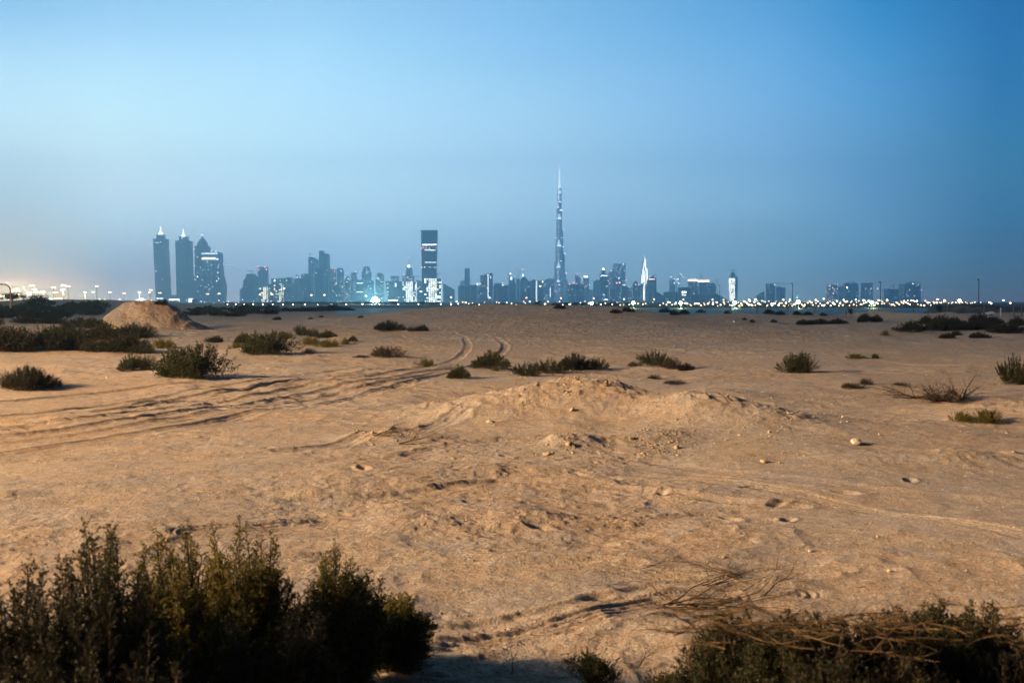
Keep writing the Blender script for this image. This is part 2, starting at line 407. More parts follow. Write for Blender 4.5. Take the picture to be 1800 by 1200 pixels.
def sand_material():
    m = Mat('desert_sand'); m.set(0.95, 0.12)
    g = m.n('ShaderNodeNewGeometry'); P = g.outputs['Position']
    n1 = m.noise(0.13, P, 4); n2 = m.noise(0.9, P, 5, 0.6); n3 = m.noise(5.5, P, 5, 0.65); n4 = m.noise(38, P, 3, 0.7); n5 = m.noise(160, P, 2, 0.6)
    tan = m.mix(m.rng(n2, 0.35, 0.68), (0.47, 0.36, 0.26), (0.40, 0.345, 0.30))
    warm = m.mix(m.rng(n1, 0.42, 0.62), tan, (0.46, 0.33, 0.22))
    crust = m.mix(m.rng(n3, 0.48, 0.68, 0, 0.7), warm, (0.60, 0.53, 0.44))
    damp = m.mix(m.rng(m.noise(2.1, P, 6, 0.7), 0.50, 0.66, 0, 0.6), crust, (0.25, 0.20, 0.155))
    fine = m.mix(m.rng(n4, 0.30, 0.70), damp, m.mix(0.75, damp, (0.19, 0.14, 0.10)))
    fine = m.mix(m.rng(m.noise(1.3, P, 7, 0.72), 0.50, 0.62, 0, 0.55), fine, (0.30, 0.27, 0.255))
    vo = m.n('ShaderNodeTexVoronoi'); vo.inputs['Scale'].default_value = 22; m.l(P, vo.inputs['Vector'])
    cell = m.n('ShaderNodeSeparateColor'); m.l(vo.outputs['Color'], cell.inputs[0])
    dot = m.math('MULTIPLY', m.math('LESS_THAN', vo.outputs['Distance'], 0.26), m.math('GREATER_THAN', cell.outputs[0], 0.72))
    dc = m.mix(m.rng(cell.outputs[1], 0.45, 0.55), (0.12, 0.085, 0.06), (0.60, 0.50, 0.38))
    col = m.mix(m.math('MULTIPLY', dot, 0.7), fine, dc)
    # the far plain behind is dark soil, scrub and asphalt
    sp = m.n('ShaderNodeSeparateXYZ'); m.l(P, sp.inputs[0])
    farm = m.rng(m.math('ADD', sp.outputs[1], m.math('MULTIPLY', n1, 120)), 330, 420)
    col = m.mix(farm, col, (0.10, 0.085, 0.07))
    bank = m.math('MULTIPLY', m.rng(sp.outputs[1], 205, 222), m.rng(m.math('DIVIDE', sp.outputs[0], sp.outputs[1]), 0.36, 0.42))
    col = m.mix(bank, col, m.mix(m.rng(m.noise(0.5, P, 4), 0.45, 0.65), (0.035, 0.03, 0.025), (0.11, 0.09, 0.07)))
    m.base(col)
    h = m.math('ADD', m.math('MULTIPLY', n4, 0.6), m.math('ADD', m.math('MULTIPLY', n5, 0.35), m.math('MULTIPLY', n3, 1.2)))
    h = m.math('ADD', h, m.math('MULTIPLY', dot, 0.35))
    far_h = m.math('MULTIPLY', m.noise(2.2, P, 4, 0.7), m.rng(sp.outputs[1], 22, 90, 0.6, 9.0))
    h = m.math('ADD', h, far_h)
    m.bump(h, 1.0, 0.034)
    return m.m
M_SAND = sand_material()

# ------------------------------------------------------------------ build the ground
def radii():
    r = [1.2]
    while r[-1] < 14000:
        q = r[-1]
        if q < 5.5: s = 0.12
        elif q < 13: s = 0.022
        elif q < 30: s = 0.022*(q/13)**1.35
        elif q < 80: s = q*0.0022
        elif q < 96: s = 0.11
        elif q < 180: s = q*0.0028
        elif q < 400: s = q*0.015
        else: s = q*0.06
        r.append(q+s)
    return np.array(r)
RD = radii()
AZ = np.concatenate([np.radians(np.linspace(-180, -40, 70, endpoint=False)), np.radians(np.linspace(-40, -31, 60, endpoint=False)),
                     np.radians(np.linspace(-31, 31, 1250, endpoint=False)), np.radians(np.linspace(31, 40, 60, endpoint=False)), np.radians(np.linspace(40, 180, 70, endpoint=False))])
RR, AA = np.meshgrid(RD, AZ, indexing='ij')
gx = (RR*np.sin(AA)).ravel(); gy = (RR*np.cos(AA)).ravel()
spc = np.maximum(np.gradient(RD)[:, None]*np.ones_like(AA)*0.8, RR*np.radians(62/1250)).ravel()
gz = terrain(gx, gy, spc)
nr, na = RR.shape
idx = np.arange(nr*na).reshape(nr, na); nx = np.roll(idx, -1, axis=1)
Q = np.stack([idx[:-1], nx[:-1], nx[1:], idx[1:]], -1).reshape(-1, 4)
V = np.stack([gx, gy, gz], -1)
c0 = len(V); V = np.vstack([V, [[0, 0, 0.0]]])
g_o = np_mesh('ground', V, Q, M_SAND, smooth=True)
tag(g_o, kind='structure')
print('ground', nr, na)

# flat watered field beyond the sand
mf = Mat('field_turf'); mf.set(0.55, 0.5)
gg = mf.n('ShaderNodeNewGeometry'); P_ = gg.outputs['Position']
mp = mf.n('ShaderNodeMapping'); mp.inputs['Scale'].default_value = (0.02, 0.15, 1); mf.l(P_, mp.inputs[0])
fn = mf.noise(1.0, mp.outputs[0], 4)
mf.base(mf.mix(mf.rng(fn, 0.35, 0.65), (0.055, 0.10, 0.10), (0.085, 0.13, 0.125)))
mf.bump(mf.noise(3.0, P_, 3), 0.3, 0.1)
mb = MB()
mb.v = [(-700, 170, -0.33), (600, 170, -0.33), (700, 440, -0.33), (-800, 440, -0.33)]; mb.f = [(0, 1, 2, 3)]
fo = mb.build('field', mf.m); tag(fo, kind='structure')

# ------------------------------------------------------------------ vegetation
def leaf_mat(name, dark, light, tip=None):
    m = Mat(name); m.set(0.6, 0.25)
    g = m.n('ShaderNodeNewGeometry'); oi = m.n('ShaderNodeObjectInfo')
    c = m.mix(g.outputs['Random Per Island'], dark, light)
    c = m.mix(m.math('MULTIPLY', oi.outputs['Random'], 0.45), c, tip or tuple(0.6*v for v in dark))
    m.base(c)
    m.p.inputs['Subsurface Weight'].default_value = 0
    tr = m.n('ShaderNodeBsdfTranslucent'); m.l(c, tr.inputs[0])
    ms = m.n('ShaderNodeMixShader'); ms.inputs[0].default_value = 0.42
    m.l(m.p.outputs[0], ms.inputs[1]); m.l(tr.outputs[0], ms.inputs[2]); m.l(ms.outputs[0], m.out.inputs[0])
    return m.m
M_LEAF = leaf_mat('saltbush_leaf', (0.018, 0.024, 0.008), (0.060, 0.062, 0.020), (0.035, 0.034, 0.014))
M_LEAFY = leaf_mat('saltbush_leaf_yellow', (0.030, 0.034, 0.008), (0.20, 0.165, 0.030), (0.14, 0.11, 0.02))
M_LEAFD = leaf_mat('dark_scrub_leaf', (0.010, 0.012, 0.006), (0.034, 0.032, 0.013), (0.03, 0.022, 0.012))
M_DRY = leaf_mat('dry_scrub', (0.030, 0.020, 0.012), (0.085, 0.055, 0.030), (0.04, 0.025, 0.015))
M_TWIG = plain('twig_bark', (0.055, 0.036, 0.020), 0.9, 0.4, 9)
M_STRAW = plain('dry_straw_stem', (0.10, 0.062, 0.027), 0.8, 0.4, 9)

def leaf_quads(p, d, L, w, rng):
    n = len(p)
    r_ = rng.normal(size=(n, 3)); s = np.cross(d, r_); s /= np.linalg.norm(s, axis=1, keepdims=True)+1e-9
    L = np.broadcast_to(L, (n,))[:, None]; w = np.broadcast_to(w, (n,))[:, None]
    V = np.stack([p, p+d*L*0.45+s*w*0.5, p+d*L, p+d*L*0.45-s*w*0.5], 1).reshape(-1, 3)
    return V
def unit(v): return v/(np.linalg.norm(v, axis=-1, keepdims=True)+1e-9)
def stem_arr(segs, rad):                # thin three sided sticks between point pairs
    a, b = segs[:, 0], segs[:, 1]; d = unit(b-a)
    s = unit(np.cross(d, np.array([0.3, 0.5, 0.8]))); t = np.cross(d, s); V = []
    for k in range(3):
        c = math.cos(k*2.094); q = math.sin(k*2.094)
        V.append(a+(s*c+t*q)*rad)
    for k in range(3):
        c = math.cos(k*2.094); q = math.sin(k*2.094)
        V.append(b+(s*c+t*q)*rad*0.7)
    V = np.stack(V, 1).reshape(-1, 3); n = len(a)
    base = np.arange(n)[:, None, None]*6
    F_ = np.array([[0, 1, 4, 3], [1, 2, 5, 4], [2, 0, 3, 5]])[None]
    return V, (base+F_).reshape(-1, 4)
def shrub_arrays(seed, W_, D_, H_, nst, npl, L, w, spread=0.06, lobes=0.25, fill=0.2, upright=0.6):
    rng = np.random.default_rng(seed)
    az = rng.uniform(0, 2*math.pi, nst); rr = np.sqrt(rng.uniform(0, 1, nst))
    lob = 1+lobes*np.sin(az*3+seed)+lobes*0.6*np.sin(az*5+seed*2.3)
    rr2 = rr*lob
    hh = np.sqrt(np.clip(1-rr**2.4, 0, 1))*rng.uniform(0.62, 1.08, nst)*(1+0.22*np.sin(az*2+seed*1.7)*rr)
    hh = np.maximum(hh, 0.16)
    tip = np.stack([np.cos(az)*rr2*W_/2, np.sin(az)*rr2*D_/2, hh*H_], -1)
    base = tip*np.array([0.55, 0.55, 0])+rng.normal(size=(nst, 3))*np.array([0.03, 0.03, 0])*W_
    mid = base*0.45+tip*0.55+np.array([0, 0, 0.12])*H_*rng.uniform(0, 1, (nst, 1))
    t = rng.uniform(0.12, 1.0, (nst, npl))**0.8
    t3 = t[..., None]
    p = (1-t3)**2*base[:, None]+2*t3*(1-t3)*mid[:, None]+t3**2*tip[:, None]
    tang = unit(2*(1-t3)*(mid-base)[:, None]+2*t3*(tip-mid)[:, None])
    taper = (1.15-t)[..., None]
    off = rng.normal(size=p.shape)*spread*taper*np.array([1, 1, 0.6])
    p = p+off
    d = unit(tang*0.8+unit(off)*0.6+rng.normal(size=p.shape)*0.35+np.array([0, 0, upright*0.5]))
    P0, D0 = p.reshape(-1, 3), d.reshape(-1, 3)
    nf = int(len(P0)*fill)
    if nf:
        a2 = rng.uniform(0, 2*math.pi, nf); r2 = np.sqrt(rng.uniform(0, 1, nf))*0.9
        lo2 = 1+lobes*np.sin(a2*3+seed)+lobes*0.6*np.sin(a2*5+seed*2.3)
        z2 = rng.uniform(0.0, 0.75, nf)*np.sqrt(1-r2**2.4)*H_
        pf = np.stack([np.cos(a2)*r2*lo2*W_/2, np.sin(a2)*r2*lo2*D_/2, z2], -1)
        P0 = np.vstack([P0, pf]); D0 = np.vstack([D0, unit(rng.normal(size=(nf, 3))+np.array([0, 0, 0.4]))])
    P0[:, 2] = np.maximum(P0[:, 2], 0.01)
    Ls = L*rng.uniform(0.6, 1.3, len(P0)); ws = w*rng.uniform(0.7, 1.3, len(P0))
    LV = leaf_quads(P0, D0, Ls, ws, rng); LQ = np.arange(len(LV)).reshape(-1, 4)
    ts = np.linspace(0, 0.95, 5)[None, :, None]
    C = (1-ts)**2*base[:, None]+2*ts*(1-ts)*mid[:, None]+ts**2*tip[:, None]
    C[:, 0, 2] -= 0.05
    segs = np.stack([C[:, :-1], C[:, 1:]], 2).reshape(-1, 2, 3)
    SV, SQ = stem_arr(segs, max(0.004, 0.004*H_))
    return LV, LQ, SV, SQ
PROTO = {}
def proto(kind, seed, mat, *a, **k):
    W_, D_, H_ = a[:3]
    LV, LQ, SV, SQ = shrub_arrays(seed, *a, **k)
    PROTO[kind] = (LV/np.array([W_, D_, H_]), LQ, SV/np.array([W_, D_, H_]), SQ, mat, [None, None])
# unit sized shrub kinds, scaled to each plant's real width, depth and height
proto('round_a', 1, M_LEAF, 2.4, 2.0, 1.05, 170, 60, 0.075, 0.028, spread=0.07)
proto('round_b', 2, M_LEAF, 2.0, 1.8, 0.9, 140, 60, 0.07, 0.026, spread=0.06, lobes=0.32)
proto('round_c', 3, M_LEAFD, 2.6, 2.2, 1.0, 170, 55, 0.08, 0.03, spread=0.08)
proto('round_d', 7, M_LEAFD, 3.0, 2.2, 1.0, 150, 60, 0.085, 0.03, spread=0.09, lobes=0.35)
proto('spiky', 4, M_LEAF, 2.0, 1.6, 1.0, 90, 70, 0.09, 0.02, spread=0.045, lobes=0.3, upright=1.2)
proto('yellow', 5, M_LEAFY, 1.6, 1.4, 0.7, 90, 55, 0.06, 0.022, spread=0.05, lobes=0.3)
proto('tuft', 6, M_LEAFD, 1.6, 1.3, 0.6, 170, 30, 0.16, 0.012, spread=0.03, fill=0.3, upright=2.0)
proto('dry', 8, M_DRY, 1.6, 1.2, 0.55, 110, 34, 0.08, 0.012, spread=0.05, lobes=0.35, fill=0.35)
proto('far', 9, M_LEAFD, 3.0, 2.4, 1.0, 60, 24, 0.24, 0.11, spread=0.14, lobes=0.3)
proto('far_green', 10, M_LEAF, 3.0, 2.4, 1.0, 60, 24, 0.24, 0.11, spread=0.14, lobes=0.35)
def shrub_at(pos, w, h, kind, label, group=None, depth=None, rz=None, cat='bush', name='desert_shrub'):
    LV, LQ, SV, SQ, mat, cache = PROTO[kind]
    if rz is None: rz = random.uniform(-0.5, 0.5)
    t = thing(name, label, cat, (pos[0], pos[1], pos[2]-0.02), rz, group)
    depth = depth or w*0.8
    for i, (nm, VV, QQ, mm) in enumerate((('foliage', LV, LQ, mat), ('stems', SV, SQ, M_TWIG))):
        if kind.startswith('far') and i == 1: continue
        if cache[i] is None:
            o = np_mesh(nm, VV, QQ, mm, t); cache[i] = o.data
        else:
            o = bpy.data.objects.new(nm, cache[i]); link(o, t)
        o.scale = (w, depth, h)
    return t
def shrub(px, py, wp, hp, kind, label, group=None, **k):
    p = ground(px, py); Y = p[1]
    return shrub_at(p, wp*Y/F, hp*Y/F, kind, label, group, **k)
random.seed(5)
# the plants one can tell apart, by their place in the photograph
for a in [
 (48,684,100,36,'tuft','dark tufted grass-like shrub at the left edge of the sand, below the scrub belt'),
 (335,663,138,58,'round_a','large dense dark green shrub with pointed shoots right of the left scrub belt'),
 (232,651,56,28,'round_b','small round dark shrub just left of the large dense shrub'),
 (260,648,34,26,'dry','brownish shrub squeezed between the small round shrub and the large dense one'),
 (250,622,44,20,'spiky','low thin green shrub standing above the small round shrub at left'),
 (286,612,50,18,'yellow','sprawling low shrub at the right tip of the left scrub belt'),
 (378,602,36,13,'round_c','flat little shrub alone on sand above the large dense shrub'),
 (428,604,36,20,'round_b','small shrub behind the left shoulder of the wide dark shrub'),
 (415,612,22,12,'yellow','tiny shrub at the left foot of the wide dark shrub'),
 (470,622,106,40,'round_a','wide dark shrub on a sandy hump left of the tyre tracks'),
 (500,596,40,14,'yellow','flat olive shrub behind the wide dark shrub'),
 (530,590,28,20,'spiky','upright shrub in the row behind the wide dark shrub'),
 (550,592,24,16,'spiky','thin upright shrub next to the upright one in the back row'),
 (575,594,38,14,'round_b','rounded low shrub at the right end of the back row'),
 (545,606,40,16,'yellow','yellowish ragged shrub in front of the rounded low shrub'),
 (578,610,50,15,'yellow','long yellowish shrub right of the ragged one'),
 (607,606,18,14,'yellow','small olive shrub beside the end of the long yellowish shrub'),
 (620,600,18,10,'round_b','last tiny shrub at the right end of the olive shrub row'),
 (543,621,24,10,'dry','tiny dry brown shrub right below the wide dark shrub'),
 (683,581,62,17,'round_c','wide flat dark shrub on the slope below the sand rise'),
 (724,582,20,9,'dry','small brown shrub between two dark ones below the sand rise'),
 (742,582,28,12,'round_c','short dark shrub right of the brown one below the sand rise'),
 (680,627,66,20,'dry','dry brown shrub beside the upper end of the tyre tracks'),
 (636,629,30,6,'dry','flat strip of dead brown shrub left of the dry brown shrub'),
 (750,643,36,14,'yellow','small sparse olive shrub between the wheel ruts'),
 (806,665,44,24,'round_b','small bushy green shrub at the left foot of the central mound'),
 (862,647,76,30,'round_b','olive green bushy shrub at the bend of the tyre tracks'),
 (871,652,15,9,'yellow','tiny olive tuft directly below the olive bushy shrub'),
 (925,661,54,25,'spiky','left shrub of the row along the crest of the central mound'),
 (966,656,64,26,'spiky','sparse shrub second from left along the central mound crest'),
 (1010,650,76,29,'round_c','tallest dark shrub of the row along the central mound crest'),
 (1046,649,48,22,'spiky','last shrub of the row beside the top of the central mound'),
 (1150,643,58,28,'spiky','dark upright shrub on the sandy hump right of the central mound'),
 (1180,648,40,22,'dry','brown shrub in the middle of the hump right of the central mound'),
 (1206,651,32,14,'round_c','low dark shrub at the right end of the hump'),
 (1116,644,30,10,'dry','low reddish brown shrub at the left end of the hump'),
 (1150,666,26,9,'dry','dark dead plant on the right slope of the central mound'),
 (1185,675,44,8,'dry','strip of dead dark plant sliding down the right slope of the mound'),
 (1403,655,68,36,'round_a','round dark green shrub standing alone on the flat sand at right'),
 (1504,630,38,10,'yellow','flat sparse shrub above and right of the lone round shrub'),
 (1538,630,14,10,'spiky','tiny upright shrub right of the flat sparse shrub'),
 (1497,682,42,11,'dry','heap of dead brown plant on the sand below the flat sparse shrub'),
 (1522,676,24,13,'dry','feathery dry tuft at the right of the dead brown heap'),
 (1583,677,30,6,'dry','thin trace of dry plant right of the feathery tuft'),
 (1556,590,15,11,'yellow','tiny olive shrub alone far off on the right plain'),
 (1665,595,30,11,'round_c','small dark shrub below the long dark scrub at right'),
 (1680,590,20,10,'round_b','small shrub leaning behind the small dark one at right'),
 (1720,594,42,11,'round_c','flat dark shrub right of the pair below the long scrub'),
 (1691,742,36,20,'yellow','light green low shrub on the small rise at the right edge'),
 (1735,744,52,26,'yellow','bushier light green shrub on the same small rise at the right edge'),
 (1782,676,56,52,'spiky','tall upright shrub cut by the right edge of the picture'),
 (1797,676,30,26,'dry','brown shrub at the foot of the tall one by the right edge'),
 (984,543,22,9,'round_d','dark shrub on the crest of the sand rise below the tallest tower'),
]: shrub(*a)
# scrub belts: indistinct plants share a label and a group
ORD = ['first', 'second', 'third', 'fourth', 'fifth', 'sixth', 'seventh', 'eighth']
def belt(rects, label, group, kinds, wp, asp, seed):
    rd = random.Random(seed); tot = sum(r_[4] for r_ in rects); c_ = 0; xs = sorted(rects, key=lambda r_: r_[0]); rects = xs
    for x0, x1, y0, y1, n in rects:
        for i in range(n):
            px = x0+(x1-x0)*(i+rd.uniform(0.1, 0.9))/n; py = rd.uniform(y0, y1)
            w = rd.uniform(*wp); h = w*rd.uniform(*asp)
            lb = label
            if 1 < tot <= 8 and 'tiny' not in label: lb = label.replace('shrub', 'shrub, %s from the left,' % ORD[c_], 1).replace('weed', 'weed, %s from the left,' % ORD[c_], 1).rstrip(',')
            c_ += 1
            shrub(px, py, w, h, rd.choice(kinds), lb, group)
G1 = 'shrubs of the scrub belt at left'
belt([(-30,245,612,620,6)], 'dense shrub in the front row of the left scrub belt', G1, ['round_c','round_d'], (70,98), (0.36,0.50), 11)
belt([(-30,200,590,600,3)], 'dark shrub in the middle of the scrub belt', G1, ['round_c','round_d'], (58,80), (0.30,0.40), 12)
belt([(170,280,585,600,3)], 'dark shrub at the foot of the spoil heap', G1, ['round_c','round_a'], (50,68), (0.35,0.45), 13)
belt([(-30,105,566,574,3)], 'shrub in the back half of the scrub belt', G1, ['round_d','round_c'], (50,66), (0.22,0.30), 14)
belt([(110,180,572,580,2),(-30,110,554,560,5)], 'low shrub at the back of the scrub belt', G1, ['far_green','far'], (50,70), (0.22,0.30), 15)
belt([(-20,170,545,551,7)], 'low shrub before the road lamps at left', 'shrubs before the lamps at left', ['far_green'], (45,62), (0.22,0.30), 16)
belt([(100,185,545,556,4)], 'dark low shrub left of the spoil heap', 'shrubs left of the spoil heap', ['far','far_green'], (30,45), (0.3,0.4), 17)
belt([(335,475,549,557,7)], 'flat shrub right of the spoil heap', 'shrubs right of the spoil heap', ['far_green','far'], (34,52), (0.22,0.30), 18)
belt([(330,620,543,547,11),(480,600,545.5,548,4)], 'far dark shrub in the strip below the towers', 'far shrubs below the towers', ['far'], (26,42), (0.14,0.22), 19)
belt([(520,640,555,562,3),(487,488,562,563,1)], 'tiny far shrub left of the sand rise', 'tiny shrubs left of the sand rise', ['round_c'], (10,20), (0.3,0.4), 20)
belt([(1595,1800,578,586,7)], 'black shrub in front row of long scrub at right', 'long dark scrub at right', ['round_d','round_c'], (45,62), (0.30,0.42), 21)
belt([(1600,1800,569,576,6)], 'black shrub in back row of long scrub at right', 'long dark scrub at right', ['round_d','round_c'], (32,46), (0.38,0.5), 22)
belt([(1395,1485,568,571,4)], 'flat shrub on the plain behind the round shrub', 'flat dark shrubs at right', ['round_c'], (26,40), (0.25,0.33), 23)
belt([(1505,1545,563,567,3)], 'dark shrub at the foot of the far dune', 'shrubs by the far dune', ['round_c','round_d'], (18,28), (0.4,0.6), 24)
belt([(1075,1110,548,551,2),(1160,1210,550,555,3),(1220,1240,550,553,1),(1275,1300,551,553,1),(1340,1450,552,556,5)], 'small black shrub along the edge of the sand', 'shrubs along the sand edge', ['round_c','round_d'], (14,26), (0.3,0.5), 25)
belt([(1290,1370,562,567,3)], 'tiny shrub on the grey sand before the fence', 'tiny shrubs before the fence', ['round_c'], (9,14), (0.4,0.5), 26)
belt([(270,300,532,538,2)], 'dark weed on the crest of the spoil heap', 'weeds on the spoil heap', ['round_c'], (12,16), (0.5,0.7), 27)

# ---- the big shrubs right in front of the camera: plumes of fine branchlets
def plume_shrub(name, label, x, y, W_, D_, H_, nst, seed, matl, z0=None, lean=(0, 0), group=None, nb=50, nl=13, hmin=0.55, low=0.08):
    rng = np.random.default_rng(seed)
    z0 = float(terrain(np.array([x]), np.array([y]))[0]) if z0 is None else z0
    t = thing(name, label, 'bush', (x, y, z0-0.02), 0, group)
    az = rng.uniform(0, 2*math.pi, nst); rr = np.sqrt(rng.uniform(0, 1, nst))
    hh = (0.35+0.65*np.sqrt(np.clip(1-rr**2.6, 0, 1)))*(hmin+(1-hmin)*rng.uniform(0, 1, nst)**1.6)*H_
    tip = np.stack([np.cos(az)*rr*W_/2+lean[0]*hh, np.sin(az)*rr*D_/2+lean[1]*hh, hh], -1)
    nc = nst//3                          # stems grow in plumes: a leader with shorter ones round it
    lead = np.arange(nst) % nc
    sib = np.arange(nst) >= nc
    off_ = rng.normal(size=(nst, 3))*np.array([0.05, 0.05, 0]); drop = rng.uniform(0.80, 0.98, nst)
    tip = np.where(sib[:, None], (tip[lead]+off_)*np.stack([np.ones(nst), np.ones(nst), drop], -1), tip); hh = tip[:, 2]
    base = tip*np.array([0.35, 0.45, 0.0])
    mid = (base+tip)/2+np.array([0, 0, 0.1])*hh[:, None]+rng.normal(size=(nst, 3))*0.05
    tb = (low+(1-low)*(np.arange(nb)+0.5)/nb)[None, :]+rng.uniform(-0.01, 0.01, (nst, nb))
    T = tb[..., None]
    P0 = (1-T)**2*base[:, None]+2*T*(1-T)*mid[:, None]+T**2*tip[:, None]
    tang = unit(2*(1-T)*(mid-base)[:, None]+2*T*(tip-mid)[:, None])
    side = unit(np.cross(tang, rng.normal(size=P0.shape)))
    bd = unit(tang*0.55+side*0.9+np.array([0, 0, 0.35]))
    bl = (0.035+0.135*np.clip(1-tb, 0, 1)**0.8)*rng.uniform(0.6, 1.25, tb.shape)
    segs = np.stack([P0, P0+bd*bl[..., None]], 2).reshape(-1, 2, 3)
    s = np.linspace(0.15, 1.0, nl)[None, None, :, None]
    LP = P0[:, :, None]+bd[:, :, None]*bl[:, :, None, None]*s
    LP = LP+rng.normal(size=LP.shape)*0.003
    LD = unit(bd[:, :, None]*0.7+unit(rng.normal(size=LP.shape))*0.8)
    LP = LP.reshape(-1, 3); LD = LD.reshape(-1, 3)
    k = rng.uniform(0, 1, len(LP)) < 0.85
    LP, LD = LP[k], LD[k]
    LV = leaf_quads(LP, LD, 0.0135*rng.uniform(0.6, 1.3, len(LP)), 0.0095*rng.uniform(0.7, 1.3, len(LP)), rng)
    np_mesh('foliage', LV, np.arange(len(LV)).reshape(-1, 4), matl, t)
    ts = np.linspace(0, 0.97, 8)[None, :, None]
    C = (1-ts)**2*base[:, None]+2*ts*(1-ts)*mid[:, None]+ts**2*tip[:, None]
    C[:, 0, 2] -= 0.06
    big = np.stack([C[:, :-1], C[:, 1:]], 2).reshape(-1, 2, 3)
    SV, SQ = stem_arr(big, 0.004); BV, BQ = stem_arr(segs, 0.0012)
    np_mesh('stems', np.vstack([SV, BV]), np.vstack([SQ, BQ+len(SV)]), M_TWIG, t)
    return t
GF = 'big shrubs in front of the camera'
def fg(px, topy, Y):                    # x and height of a plant at depth Y reaching row topy
    p = at(px, topy, Y); return p[0], p[2]
for nm, px, ty, Y, W_, D_, nst, sd, mt, lb in [
    ('desert_shrub', 20, 925, 4.6, 0.8, 0.8, 160, 31, M_LEAFD, 'tall dark out of focus shrub in the bottom left corner'),
    ('desert_shrub', 180, 905, 4.9, 0.8, 0.8, 170, 32, M_LEAF, 'dark blurred shrub second from left along the bottom, with two rounded plumes'),
    ('desert_shrub', 310, 905, 5.5, 0.66, 0.7, 140, 33, M_LEAFY, 'dark green foreground shrub left of the tall yellow-green plume'),
    ('desert_shrub', 425, 893, 6.1, 0.72, 0.7, 150, 34, M_LEAFY, 'foreground shrub with the tallest yellow-green plume, left of centre'),
    ('desert_shrub', 590, 950, 6.3, 0.66, 0.6, 140, 35, M_LEAFY, 'yellow-green foreground shrub right of the tallest plume'),
    ('desert_shrub', 690, 1030, 6.7, 0.52, 0.5, 110, 36, M_LEAFY, 'lower yellow-green shrub at the right end of the left foreground mass'),
    ('desert_shrub', 470, 1030, 5.0, 0.95, 0.6, 120, 37, M_LEAFD, 'dark low shrub filling the front of the left foreground mass'),
    ('desert_shrub', 150, 1030, 4.2, 1.2, 0.6, 130, 38, M_LEAFD, 'near black shrub at the bottom edge in front of the blurred shrubs'),
]:
    x, h = fg(px, ty, Y); plume_shrub(nm, lb, x, Y, W_, D_, h+0.03, nst, sd, mt, z0=0.0, group=GF, hmin=0.68)
for px, ty, Y, W_, D_, nst, sd, mt, lb in [
    (1290, 1068, 5.5, 0.55, 0.6, 120, 41, M_LEAF, 'olive green shrub at the left end of the bottom right bush mass'),
    (1420, 1068, 5.1, 0.66, 0.6, 150, 42, M_LEAF, 'olive shrub under the straw stems in the bottom right bush mass'),
    (1560, 1062, 5.0, 0.66, 0.6, 150, 43, M_LEAFD, 'dark shrub in the middle of the bottom right bush mass'),
    (1700, 1045, 5.2, 0.65, 0.7, 150, 44, M_LEAF, 'highest dark olive shrub at the right of the bottom right bush mass'),
    (1620, 1058, 5.4, 0.55, 0.5, 110, 47, M_LEAF, 'olive shrub between the dark middle one and the highest one at bottom right'),
    (1360, 1068, 5.6, 0.5, 0.5, 100, 48, M_LEAFD, 'dark shrub behind the olive green ones in the bottom right bush mass'),
    (1800, 1085, 4.9, 0.50, 0.6, 100, 45, M_LEAFD, 'dark shrub cut by the bottom right corner'),
    (1500, 1135, 4.4, 1.30, 0.5, 140, 46, M_LEAFD, 'low near black shrub along the bottom edge at right'),
]:
    x, h = fg(px, ty, Y); plume_shrub('desert_shrub', lb, x, Y, W_*1.15, D_, h*1.03, int(nst*1.25), sd, mt, z0=0.0, group='bush mass at bottom right', hmin=0.84)
x, h = fg(1040, 1120, 6.35); plume_shrub('desert_shrub', 'small yellow-green sprig at the bottom edge right of the bush shadow', x, 6.35, 0.30, 0.25, h, 16, 51, M_LEAFY, z0=0.0, hmin=0.45, nb=30)
x, h = fg(1180, 1165, 6.2); plume_shrub('desert_shrub', 'tiny sprig at the bottom edge between the small sprig and the right bush mass', x, 6.2, 0.32, 0.2, h, 12, 52, M_LEAFY, z0=0.0, hmin=0.4, nb=26)

# ---- dry branches and twigs
def branch_mb(mb, p, d, L, r, rng, depth, flatten=0.5, gmin=0.004):
    pts = [Vector(p)]; rad = [r]; d = Vector(d).normalized(); n = 7
    for i in range(n):
        d = (d+Vector((rng.gauss(0, .28), rng.gauss(0, .28), rng.gauss(0, .28*flatten)))).normalized()
        q = pts[-1]+d*L/n; pts.append(q); rad.append(r*(1-0.75*(i+1)/n))
        if depth and rng.random() < 0.75:
            dd = (d+Vector((rng.gauss(0, .8), rng.gauss(0, .8), rng.gauss(0, .8*flatten)))).normalized()
            branch_mb(mb, q, dd, L*rng.uniform(0.35, 0.6), rad[-1]*0.7, rng, depth-1, flatten)
    mb.tube(pts, rad, 4)
def dead_branch(px, py, Lp, label, seed, d=(1, 0, 0.1), r=0.006, n=1, mat=None, depth=2, lift=0.02, group=None, flatten=0.3, name='fallen_branch', cat='branch'):
    p = ground(px, py); rg = random.Random(seed); L = Lp*p[1]/F; mb = MB()
    for i in range(n):
        a = rg.uniform(-0.5, 0.5)+(math.pi if name == 'dead_bush' and i % 2 else 0)
        dd = Vector((d[0]*math.cos(a)-d[1]*math.sin(a), d[0]*math.sin(a)+d[1]*math.cos(a), d[2]*rg.uniform(0.3, 1.6)))
        branch_mb(mb, (rg.uniform(-.08, .08)*L, rg.uniform(-.08, .08)*L, lift), dd, L*rg.uniform(.7, 1.1), r, rg, depth, flatten)
    o = mb.build(name, mat or M_TWIG, loc=(p[0], p[1], p[2]))
    return tag(o, label, cat, group)
dead_branch(1235, 1035, 130, 'dark crooked dead branch lying above the bottom right bushes', 1, (1, 0.3, 0.10), 0.006, 2)
dead_branch(1350, 1050, 120, 'curved dark branch lying just above the bottom right bushes', 2, (0.8, 0.6, 0.12), 0.007, 1)
